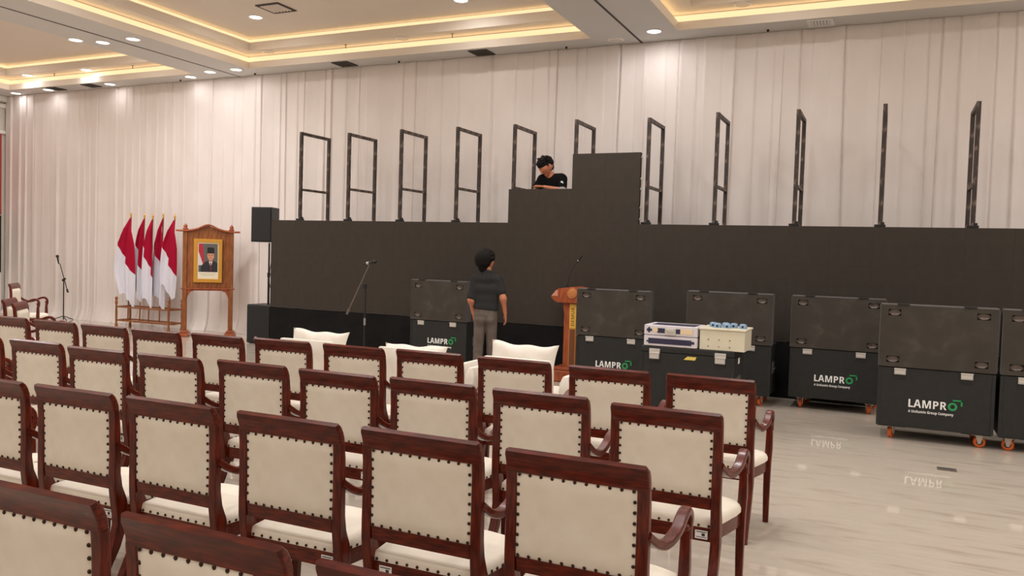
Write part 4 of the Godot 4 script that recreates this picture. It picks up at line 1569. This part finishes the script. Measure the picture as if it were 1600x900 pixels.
	# arms: dip, rise, roll over and run into the front leg
	for s in [-1, 1]:
		var fl = flare if s == 1 else 0.0
		b = MB.new()
		var ap = smooth_path([Vector3(s * 0.268, 0.748, -0.05), Vector3(s * 0.276 + fl * 0.25, 0.70, -0.12), Vector3(s * 0.284 + fl * 0.55, 0.676, -0.20), Vector3(s * 0.29 + fl * 0.9, 0.698, -0.29), Vector3(s * 0.291 + fl * 1.0, 0.738, -0.375), Vector3(s * 0.291 + fl * 1.0, 0.744, -0.435), Vector3(s * 0.291 + fl * 1.0, 0.71, -0.472), Vector3(s * 0.29 + fl * 0.9, 0.66, -0.477), Vector3(s * 0.289 + fl * 1.0, 0.62, -0.468)], 4)
		b.bar(ap, Vector3.RIGHT, 0.048, 0.034, 0.008)
		b.ball(Vector3(s * 0.29 + fl * 0.9, 0.668, -0.455), 0.022, 8, Vector3(1.0, 1.0, 0.9))
		obj("arm", b, M.wood_z, t)
		b = MB.new()
		b.bar([Vector3(s * 0.29 + fl * 0.9, 0.655, -0.468), Vector3(s * 0.289 + fl * 1.0, 0.60, -0.462), Vector3(s * 0.289 + fl * 1.0, 0.5, -0.462), Vector3(s * 0.288 + fl * 0.9, 0.40, -0.46), Vector3(s * 0.288 + fl * 0.9, 0.2, -0.458), Vector3(s * 0.29 + fl * 0.9, 0.0, -0.455)], Vector3.RIGHT, [0.04, 0.042, 0.046, 0.046, 0.042, 0.036], [0.03, 0.036, 0.046, 0.046, 0.04, 0.034], 0.006)
		obj("front_leg", b, M.wood_y, t)
	# small inventory sticker on the rear seat rail
	b = MB.new()
	b.box(Vector3(0.19, 0.388, -0.0715), Vector3(0.062, 0.042, 0.003), 0.0005)
	var st = obj("inventory_sticker", b, M.print_white, t)
	st.set_meta("label", "small white inventory sticker")
	b = MB.new()
	b.box(Vector3(0.19, 0.402, -0.0698), Vector3(0.05, 0.004, 0.001))
	b.box(Vector3(0.19, 0.376, -0.0698), Vector3(0.05, 0.003, 0.001))
	b.box(Vector3(0.2, 0.389, -0.0698), Vector3(0.016, 0.014, 0.001))
	obj("print_marks", b, M.slot, st)
	return t

func build_chairs():
	var nth = ["rightmost", "second from the right", "third from the right", "fourth from the right", "fifth from the right", "sixth from the right", "seventh from the right", "eighth from the right", "ninth from the right", "tenth from the right", "eleventh from the right"]
	var rows = [
		["the front row behind the white armchairs", [[-0.999, -5.2], [-1.666, -5.175], [-2.383, -5.21], [-3.085, -5.22], [-3.725, -5.16], [-4.405, -5.14], [-5.05, -5.09], [-5.69, -5.03], [-6.345, -5.045], [-7.0, -5.05], [-7.68, -5.06]]],
		["the second row from the screen", [[-0.973, -3.95], [-1.677, -4.015], [-2.354, -4.02], [-2.992, -3.98], [-3.665, -3.99], [-4.31, -3.92], [-4.98, -3.9], [-5.69, -3.95], [-6.38, -3.95]]],
		["the third row from the screen", [[-1.018, -2.787], [-1.697, -2.805], [-2.354, -2.783], [-3.05, -2.776], [-3.69, -2.757], [-4.33, -2.74]]],
		["the row nearest the camera", [[-0.925, -1.53], [-1.6, -1.55], [-2.29, -1.57]]]]
	var proto = null
	var ends = null
	for r in rows.size():
		var row = rows[r][1]
		for i in row.size():
			var lb = "nailed cream wooden armchair, %s in %s" % [nth[i], rows[r][0]]
			if r == 3 and i == 2:
				lb = "nailed cream wooden armchair, leftmost in the row nearest the camera"
			var turn = deg_to_rad(rng.randf_range(-0.7, 0.7))
			var at = Vector3(row[i][0], 0, row[i][1])
			if (i == 0 and ends == null) or (i == 1 and proto == null):
				var c = make_chair(lb, 0.035 if i == 0 else 0.0)
				c.position = at
				c.rotation.y = turn
				c.set_meta("group", "wooden armchairs in rows")
				if i == 0:
					ends = c
				else:
					proto = c
			else:
				var c = dup(ends if i == 0 else proto, at, turn, lb, "wooden armchairs in rows")
				if r == 2 and i == 1:
					c.get_node("inventory_sticker").position.x = -0.37
	# the side block at the far left, turned to face across the hall
	var sb = [[-13.68, -9.12, "wooden armchair turned sideways, farthest of the side group at left, arm towards the curtain"], [-10.09, -6.66, "wooden armchair turned sideways, at the photo's left edge"], [-9.45, -6.36, "wooden armchair turned sideways, just beyond the front row's left end"]]
	for q in sb:
		dup(proto, Vector3(q[0], 0, q[1]), deg_to_rad(-48.0), q[2], "wooden armchairs in the side group")

# ------------------------------------------------------------------ people
func hand(prims, wrist, along, across, palm_n, sz, curl):
	# fingers of unequal length, each its own chain, and a thumb from the side of the palm
	var kn = wrist + along * 0.085 * sz
	prims.append([wrist + across * 0.012, kn + across * 0.026 * sz, 0.018 * sz, 0.013 * sz])
	prims.append([wrist - across * 0.012, kn - across * 0.026 * sz, 0.018 * sz, 0.013 * sz])
	prims.append([wrist, kn, 0.018 * sz, 0.014 * sz])
	var ln = [0.07, 0.08, 0.074, 0.058]
	for k in 4:
		var base = kn + across * (0.03 - 0.02 * k) * sz
		var d = along
		var p = base
		for j in 3:
			d = d.rotated(across, curl * (0.5 + 0.5 * j)).normalized()
			var q = p + d * ln[k] * sz * [0.45, 0.32, 0.25][j]
			prims.append([p, q, (0.0092 - 0.0008 * j) * sz, (0.0086 - 0.0008 * j) * sz, 0.004])
			p = q
	var tb = wrist + along * 0.03 * sz + across * 0.026 * sz
	var t1 = tb + (along * 0.7 + across * 0.7 + palm_n * 0.3).normalized() * 0.042 * sz
	var t2 = t1 + (along * 0.95 + across * 0.25 + palm_n * 0.3).normalized() * 0.032 * sz
	prims.append([tb, t1, 0.013 * sz, 0.0105 * sz, 0.008])
	prims.append([t1, t2, 0.0105 * sz, 0.0085 * sz, 0.004])

func head_prims(c, f, u, s):
	# c: centre of the skull, f: facing, u: up of the head, s: scale
	var r = f.cross(u).normalized() # the head's own right... used symmetrically
	var H = []
	H.append([c - f * 0.02 * s, c + f * 0.02 * s, 0.092 * s, 0.088 * s, 0.03])
	H.append([c + u * 0.02 * s - f * 0.03 * s, c + u * 0.01 * s + f * 0.03 * s, 0.088 * s, 0.082 * s, 0.03])
	H.append([c - u * 0.06 * s + f * 0.04 * s, c - u * 0.105 * s + f * 0.058 * s, 0.055 * s, 0.032 * s, 0.03])
	for k in [-1, 1]:
		H.append([c - u * 0.03 * s + f * 0.03 * s + r * k * 0.045 * s, c - u * 0.085 * s + f * 0.03 * s + r * k * 0.032 * s, 0.034 * s, 0.028 * s, 0.02])
		H.append([c - u * 0.015 * s - f * 0.01 * s + r * k * 0.086 * s, c - u * 0.055 * s - f * 0.004 * s + r * k * 0.08 * s, 0.015 * s, 0.011 * s, 0.006])
		H.append([c + u * 0.02 * s + f * 0.088 * s + r * k * 0.015 * s, c + u * 0.02 * s + f * 0.078 * s + r * k * 0.045 * s, 0.011 * s, 0.01 * s, 0.01])
	H.append([c + u * 0.005 * s + f * 0.104 * s, c - u * 0.035 * s + f * 0.12 * s, 0.009 * s, 0.015 * s, 0.008])
	H.append([c - u * 0.066 * s + f * 0.092 * s + r * 0.018 * s, c - u * 0.066 * s + f * 0.092 * s - r * 0.018 * s, 0.008 * s, 0.008 * s, 0.008])
	return H

func face_bits(t, c, f, u, s):
	var r = f.cross(u).normalized()
	var b = MB.new()
	for k in [-1, 1]:
		b.ball(c - u * 0.004 * s + f * 0.096 * s + r * k * 0.032 * s, 0.011 * s, 8)
	obj("eyes", b, M.hair, t)
	b = MB.new()
	for k in [-1, 1]:
		b.tube([c + u * 0.022 * s + f * 0.112 * s + r * k * 0.014 * s, c + u * 0.026 * s + f * 0.107 * s + r * k * 0.034 * s, c + u * 0.018 * s + f * 0.094 * s + r * k * 0.052 * s], 0.0055 * s, 6)
	obj("eyebrows", b, M.hair, t)
	b = MB.new()
	b.tube([c - u * 0.068 * s + f * 0.1 * s + r * 0.022 * s, c - u * 0.066 * s + f * 0.106 * s, c - u * 0.068 * s + f * 0.1 * s - r * 0.022 * s], 0.005 * s, 6)
	obj("lips", b, mat(rgb8(150, 84, 74), 0.5), t)

func hair_mesh(c, f, u, s, back, sd, fringe = 0.0, loose = 1.0):
	var r = f.cross(u).normalized()
	var g = RandomNumberGenerator.new()
	g.seed = sd
	var prims = []
	prims.append([c + u * 0.035 * s - f * 0.035 * s, c + u * 0.045 * s + f * 0.03 * s, 0.094 * s, 0.086 * s, 0.02])
	prims.append([c - u * 0.02 * s - f * 0.045 * s, c - u * back * s - f * 0.05 * s, 0.085 * s, 0.055 * s, 0.02])
	for k in 90:
		var a = g.randf() * TAU
		var e = g.randf_range(-0.15, 1.0)
		var d = (r * cos(a) + f * (sin(a))) * sqrt(maxf(0.0, 1.0 - e * e)) + u * e
		if d.dot(f) > 0.4 and e < 0.5 - fringe:
			continue
		var p = c + u * 0.03 * s + d * 0.088 * s
		var w = (d * 1.1 - u * 0.25 + f * 0.35 + r * g.randf_range(-0.6, 0.6) + u * g.randf_range(-0.3, 0.5)).normalized()
		prims.append([p, p + w * g.randf_range(0.025, 0.05) * s * loose, 0.017 * s, 0.0045 * s, 0.008])
	var b = MB.new()
	body_into(b, prims, 0.015, 0.006)
	return b

func build_people():
	var V = func(x, y, z): return Vector3(x, y, z)
	# --- the man standing before the screen, back to us; local +z is where he faces, +x his left
	var t = thing("person", "man in dark t-shirt and grey jeans standing with his back to us, looking up right", "person", Vector3(-4.62, 0, -9.25), atan2(-0.42, -0.9))
	var sh = 1.45
	var bones = []
	# feet, legs
	for s in [-1, 1]:
		var hp = V.call(s * 0.07, 0.94, 0.0)
		var kn = V.call(s * 0.085, 0.51, 0.02 if s == 1 else 0.035)
		var an = V.call(s * 0.105, 0.09, -0.02)
		bones.append([hp, kn, 0.068, 0.05])
		bones.append([kn, an, 0.054, 0.037])
		bones.append([an + V.call(0, -0.045, -0.02), an + V.call(s * 0.02, -0.055, 0.16), 0.035, 0.03])
	# trunk
	bones.append([V.call(-0.05, 0.98, -0.01), V.call(0.05, 0.98, -0.01), 0.085, 0.085])
	bones.append([V.call(-0.045, 1.12, 0.0), V.call(0.045, 1.12, 0.0), 0.085, 0.085])
	bones.append([V.call(-0.065, 1.3, 0.0), V.call(0.065, 1.3, 0.0), 0.092, 0.092])
	bones.append([V.call(-0.105, 1.43, -0.01), V.call(0.105, 1.43, -0.01), 0.055, 0.055])
	bones.append([V.call(0, 1.42, -0.015), V.call(0.0, 1.56, 0.0), 0.062, 0.055])
	# arms: his left (+x) hangs at the left of the picture with the hand at the hip
	var shl = V.call(0.145, 1.42, -0.01)
	var ell = V.call(0.19, 1.16, -0.04)
	var wrl = V.call(0.16, 0.985, 0.06)
	var shr = V.call(-0.145, 1.42, -0.01)
	var elr = V.call(-0.215, 1.19, -0.05)
	var wrr = V.call(-0.245, 1.0, 0.0)
	for q in [[shl, ell, wrl], [shr, elr, wrr]]:
		bones.append([q[0], q[1], 0.043, 0.037])
		bones.append([q[1], q[2], 0.037, 0.026])
	var b = MB.new()
	body_into(b, bones, 0.05, 0.014)
	var hf = V.call(-0.62, 0.22, 0.75).normalized()
	var hu = (V.call(0.05, 1, -0.1) - hf * hf.dot(V.call(0.05, 1, -0.1))).normalized()
	var hc = V.call(0.02, 1.655, 0.015)
	body_into(b, head_prims(hc, hf, hu, 0.98), 0.02, 0.006)
	for q in [[wrl, ell, 1], [wrr, elr, -1]]:
		var hp2 = []
		var al = (q[0] - q[1]).normalized()
		al = (al + V.call(0, -0.35, 0.1)).normalized()
		var ac = (V.call(0, 0, 1) - al * al.z).normalized()
		hand(hp2, q[0], al, ac, V.call(-q[2], 0, 0), 0.98, -0.28 * q[2])
		body_into(b, hp2, 0.01, 0.0045)
	obj("body", b, M.skin, t)
	b = hair_mesh(hc, hf, hu, 1.2, 0.055, 5, 0.0, 0.55)
	obj("hair", b, M.hair, t)
	face_bits(t, hc, hf, hu, 0.98)
	# t-shirt
	var c = []
	c.append([V.call(-0.065, 1.07, -0.008), V.call(0.065, 1.07, -0.008), 0.1, 0.1])
	c.append([V.call(-0.06, 1.18, 0.0), V.call(0.06, 1.18, 0.0), 0.1, 0.1])
	c.append([V.call(-0.075, 1.3, 0.0), V.call(0.075, 1.3, 0.0), 0.104, 0.104])
	c.append([V.call(-0.11, 1.425, -0.01), V.call(0.11, 1.425, -0.01), 0.068, 0.068])
	c.append([V.call(0, 1.44, -0.015), V.call(0, 1.50, -0.012), 0.085, 0.068])
	c.append([shl, shl.lerp(ell, 0.85), 0.056, 0.058])
	c.append([shr, shr.lerp(elr, 0.62), 0.056, 0.058])
	b = MB.new()
	body_into(b, c, 0.04, 0.011, [[V.call(0.12, -1, 0).normalized(), -1.035]])
	obj("t_shirt", b, M.shirt, t)
	# jeans
	c = []
	for s in [-1, 1]:
		var hp = V.call(s * 0.07, 0.94, 0.0)
		var kn = V.call(s * 0.085, 0.51, 0.02 if s == 1 else 0.035)
		var an = V.call(s * 0.105, 0.07, -0.02)
		c.append([hp, kn, 0.08, 0.06])
		c.append([kn, an, 0.06, 0.053])
		c.append([V.call(s * 0.06, 0.92, -0.045), V.call(s * 0.06, 0.96, -0.04), 0.07, 0.062])
	c.append([V.call(-0.055, 0.99, -0.01), V.call(0.055, 0.99, -0.01), 0.092, 0.092])
	c.append([V.call(-0.055, 1.05, -0.005), V.call(0.055, 1.05, -0.005), 0.09, 0.09])
	b = MB.new()
	body_into(b, c, 0.022, 0.011, [[Vector3.UP, 1.09], [Vector3.DOWN, -0.03]])
	obj("jeans", b, M.jeans, t)
	for s in [-1, 1]:
		b = MB.new()
		var an = V.call(s * 0.105, 0.09, -0.02)
		body_into(b, [[an + V.call(0, -0.045, -0.035), an + V.call(s * 0.02, -0.05, 0.17), 0.043, 0.038], [an + V.call(0, -0.02, -0.01), an + V.call(s * 0.01, -0.035, 0.08), 0.044, 0.04]], 0.02, 0.009, [[Vector3.DOWN, 0.0]])
		obj("shoe", b, M.dark, t)

	# --- the man up behind the screen, bent over its top edge
	t = thing("person", "dark-haired man in black t-shirt up behind the screen wall, bent over its top edge", "person", Vector3(-4.64, LY + 0.9375, -11.44), atan2(-0.12, 1.0))
	# local +z faces us; +x is his left (right in the picture)
	bones = []
	for s in [-1, 1]:
		var hp = V.call(s * 0.09, 0.86, -0.1)
		var kn = V.call(s * 0.1, 0.47, -0.02)
		var an = V.call(s * 0.11, 0.09, -0.08)
		bones.append([hp, kn, 0.083, 0.056])
		bones.append([kn, an, 0.054, 0.037])
		bones.append([an + V.call(0, -0.045, -0.02), an + V.call(s * 0.02, -0.055, 0.16), 0.035, 0.03])
	bones.append([V.call(-0.07, 0.9, -0.1), V.call(0.07, 0.9, -0.1), 0.1, 0.1])
	bones.append([V.call(-0.05, 1.04, -0.06), V.call(0.05, 1.04, -0.06), 0.1, 0.1])
	bones.append([V.call(-0.085, 1.16, 0.0), V.call(0.085, 1.16, 0.0), 0.105, 0.105])
	bones.append([V.call(-0.14, 1.24, 0.05), V.call(0.14, 1.24, 0.05), 0.062, 0.062])
	bones.append([V.call(0.0, 1.25, 0.05), V.call(-0.03, 1.34, 0.12), 0.06, 0.055])
	shl = V.call(0.185, 1.225, 0.05)
	ell = V.call(0.235, 1.05, 0.15)
	wrl = V.call(-0.005, 1.092, 0.28)
	shr = V.call(-0.175, 1.215, 0.05)
	elr = V.call(-0.225, 1.05, 0.15)
	wrr = V.call(-0.10, 1.09, 0.29)
	for q in [[shl, ell, wrl], [shr, elr, wrr]]:
		bones.append([q[0], q[1], 0.05, 0.041])
		bones.append([q[1], q[2], 0.041, 0.029])
	b = MB.new()
	body_into(b, bones, 0.05, 0.014)
	hf = V.call(-0.40, -0.58, 0.74).normalized()
	hu = V.call(-0.30, 0.8, 0.45)
	hu = (hu - hf * hf.dot(hu)).normalized()
	hc = V.call(-0.045, 1.405, 0.16)
	body_into(b, head_prims(hc, hf, hu, 0.98), 0.02, 0.006)
	for q in [[wrl, ell, 1], [wrr, elr, -1]]:
		var hp2 = []
		var al = (q[0] - q[1]).normalized()
		al = (al + V.call(-0.3, 0.05, 0.3) if q[2] == 1 else al + V.call(0.0, 0.0, 0.5)).normalized()
		var ac = (V.call(0, 0, 1) - al * al.z).normalized()
		ac = al.cross(Vector3.UP).normalized() * (-1.0 if q[2] == 1 else 1.0)
		hand(hp2, q[0], al, ac, Vector3.DOWN, 0.98, 0.3 * (1.0 if q[2] == 1 else -1.0))
		body_into(b, hp2, 0.01, 0.0045)
	obj("body", b, M.skin, t)
	b = hair_mesh(hc - hf * 0.008 + hu * 0.014, hf, hu, 1.07, 0.05, 9, 0.1)
	obj("hair", b, M.hair, t)
	face_bits(t, hc, hf, hu, 0.98)
	c = []
	c.append([V.call(-0.085, 0.95, -0.09), V.call(0.085, 0.95, -0.09), 0.115, 0.115])
	c.append([V.call(-0.075, 1.05, -0.055), V.call(0.075, 1.05, -0.055), 0.118, 0.118])
	c.append([V.call(-0.1, 1.16, 0.0), V.call(0.1, 1.16, 0.0), 0.122, 0.122])
	c.append([V.call(-0.145, 1.235, 0.05), V.call(0.145, 1.235, 0.05), 0.078, 0.078])
	c.append([shl, shl.lerp(ell, 0.85), 0.07, 0.068])
	c.append([shr, shr.lerp(elr, 0.85), 0.07, 0.068])
	b = MB.new()
	body_into(b, c, 0.04, 0.011)
	var ts = obj("t_shirt", b, M.shirt2, t)
	b = MB.new()
	b.ball(shl.lerp(ell, 0.42) + V.call(0.02, 0, 0.062), 0.03, 12, Vector3(1, 1.25, 0.35))
	var bd = obj("sleeve_badge", b, mat(rgb8(206, 220, 220), 0.6), ts)
	bd.set_meta("label", "round pale badge on the sleeve")
	b = MB.new()
	var ca = shl.lerp(ell, 0.93)
	var cd = (ell - shl).normalized()
	b.tube([ca, ca + cd * 0.045], [0.07, 0.07], 16)
	obj("sleeve_cuff", b, mat(rgb8(150, 146, 142), 0.8), ts)
	c = []
	for s in [-1, 1]:
		c.append([V.call(s * 0.09, 0.86, -0.1), V.call(s * 0.1, 0.47, -0.02), 0.096, 0.068])
		c.append([V.call(s * 0.1, 0.47, -0.02), V.call(s * 0.11, 0.08, -0.08), 0.067, 0.058])
	c.append([V.call(-0.075, 0.91, -0.1), V.call(0.075, 0.91, -0.1), 0.106, 0.106])
	b = MB.new()
	body_into(b, c, 0.03, 0.012, [[Vector3.DOWN, -0.03]])
	obj("trousers", b, M.shirt2, t)
	for s in [-1, 1]:
		b = MB.new()
		var an = V.call(s * 0.11, 0.09, -0.08)
		body_into(b, [[an + V.call(0, -0.045, -0.035), an + V.call(s * 0.02, -0.05, 0.17), 0.043, 0.038], [an + V.call(0, -0.02, -0.01), an + V.call(s * 0.01, -0.035, 0.08), 0.044, 0.04]], 0.02, 0.01, [[Vector3.DOWN, 0.0]])
		obj("shoe", b, M.dark, t)

# ------------------------------------------------------------------ vents, sprinklers, floor plate
func vent(x, y, z, label, white, s = 0.36):
	var t = thing("air_vent", label, "air vent", Vector3(x, y, z), 0.0, "ceiling air vents")
	var b = MB.new()
	var h = s / 2
	for e in [[Vector3(0, -0.008, h), Vector3(s + 0.05, 0.016, 0.05)], [Vector3(0, -0.008, -h), Vector3(s + 0.05, 0.016, 0.05)], [Vector3(h, -0.008, 0), Vector3(0.05, 0.016, s - 0.05)], [Vector3(-h, -0.008, 0), Vector3(0.05, 0.016, s - 0.05)]]:
		b.box(e[0], e[1], 0.004)
	obj("frame", b, M.white if white else M.slot, t)
	b = MB.new()
	b.box(Vector3(0, -0.002, 0), Vector3(s - 0.03, 0.003, s - 0.03))
	obj("backing", b, M.slot, t)
	for k in 6:
		b = MB.new()
		b.box(Vector3(-h + 0.045 + k * (s - 0.09) / 5.0, -0.012, 0), Vector3(0.035, 0.004, s - 0.06), 0.001, Basis(Vector3.BACK, 0.5))
		obj("slat", b, M.white if white else M.paint if s > 0.4 else M.slot, t)

func build_small():
	vent(-9.25, 5.66, -10.55, "square air vent in the top panel of the middle tray, beside a downlight", false, 0.42)
	vent(-9.19, CY, -12.34, "dark square air vent above the curtain, left of the middle", false, 0.3)
	vent(-6.39, CY, -12.36, "dark square air vent above the curtain, over the black frames", false, 0.3)
	vent(-1.02, CY, -12.33, "white slatted air vent above the curtain at right", true, 0.3)
	vent(-15.85, CY, -12.3, "dark air vent above the curtain, over the flags", false, 0.26)
	vent(-17.0, CY, -12.32, "dark air vent above the curtain at far left", false, 0.26)
	for q in [[-8.97, 5.41, -12.06, "small ceiling sprinkler hanging near the left part of the middle tray"], [-6.78, 5.41, -12.03, "small ceiling sprinkler hanging near the right part of the middle tray"], [-16.7, 5.41, -12.05, "small ceiling sprinkler in the left tray, left one"], [-14.3, 5.41, -12.05, "small ceiling sprinkler in the left tray, right one"], [-0.1, 5.41, -12.0, "small ceiling sprinkler in the right tray"]]:
		var t = thing("sprinkler", q[3], "sprinkler", Vector3(q[0], q[1], q[2]), 0.0, "ceiling sprinklers")
		var b = MB.new()
		b.lathe([[0.0001, -0.06], [0.022, -0.06], [0.022, -0.056], [0.007, -0.05], [0.009, -0.02], [0.006, -0.01], [0.024, -0.006], [0.024, 0.0]], 12)
		obj("sprinkler_head", b, mat(rgb8(150, 128, 110), 0.4, 0.3), t)
	var hooks = [[-11.42, "first from the left"], [-8.1, "second from the left"], [-4.9, "third from the left"], [-1.75, "fourth from the left"], [-13.4, "near the left tray"]]
	for h in hooks:
		var t = thing("ceiling_hook", "tiny dark ceiling hook above the curtain top, %s" % h[1], "hook", Vector3(h[0], CY, -12.46), 0.0, "dark hooks above the curtain")
		var b = MB.new()
		b.lathe([[0.0001, -0.035], [0.016, -0.03], [0.02, -0.015], [0.012, 0.0]], 10)
		obj("knob", b, M.dark, t)
	var p = thing("floor_outlet", "small grey metal outlet plate set in the marble floor at right", "floor outlet", Vector3(0.535, 0, -7.94))
	var b = MB.new()
	b.box(Vector3(0, 0.003, 0), Vector3(0.15, 0.006, 0.11), 0.002)
	obj("plate", b, mat(rgb8(120, 112, 104), 0.4, 0.4), p)
	b = MB.new()
	b.box(Vector3(0, 0.0065, 0.0), Vector3(0.11, 0.002, 0.075), 0.0005)
	obj("flap", b, mat(rgb8(104, 97, 90), 0.4, 0.4), p)
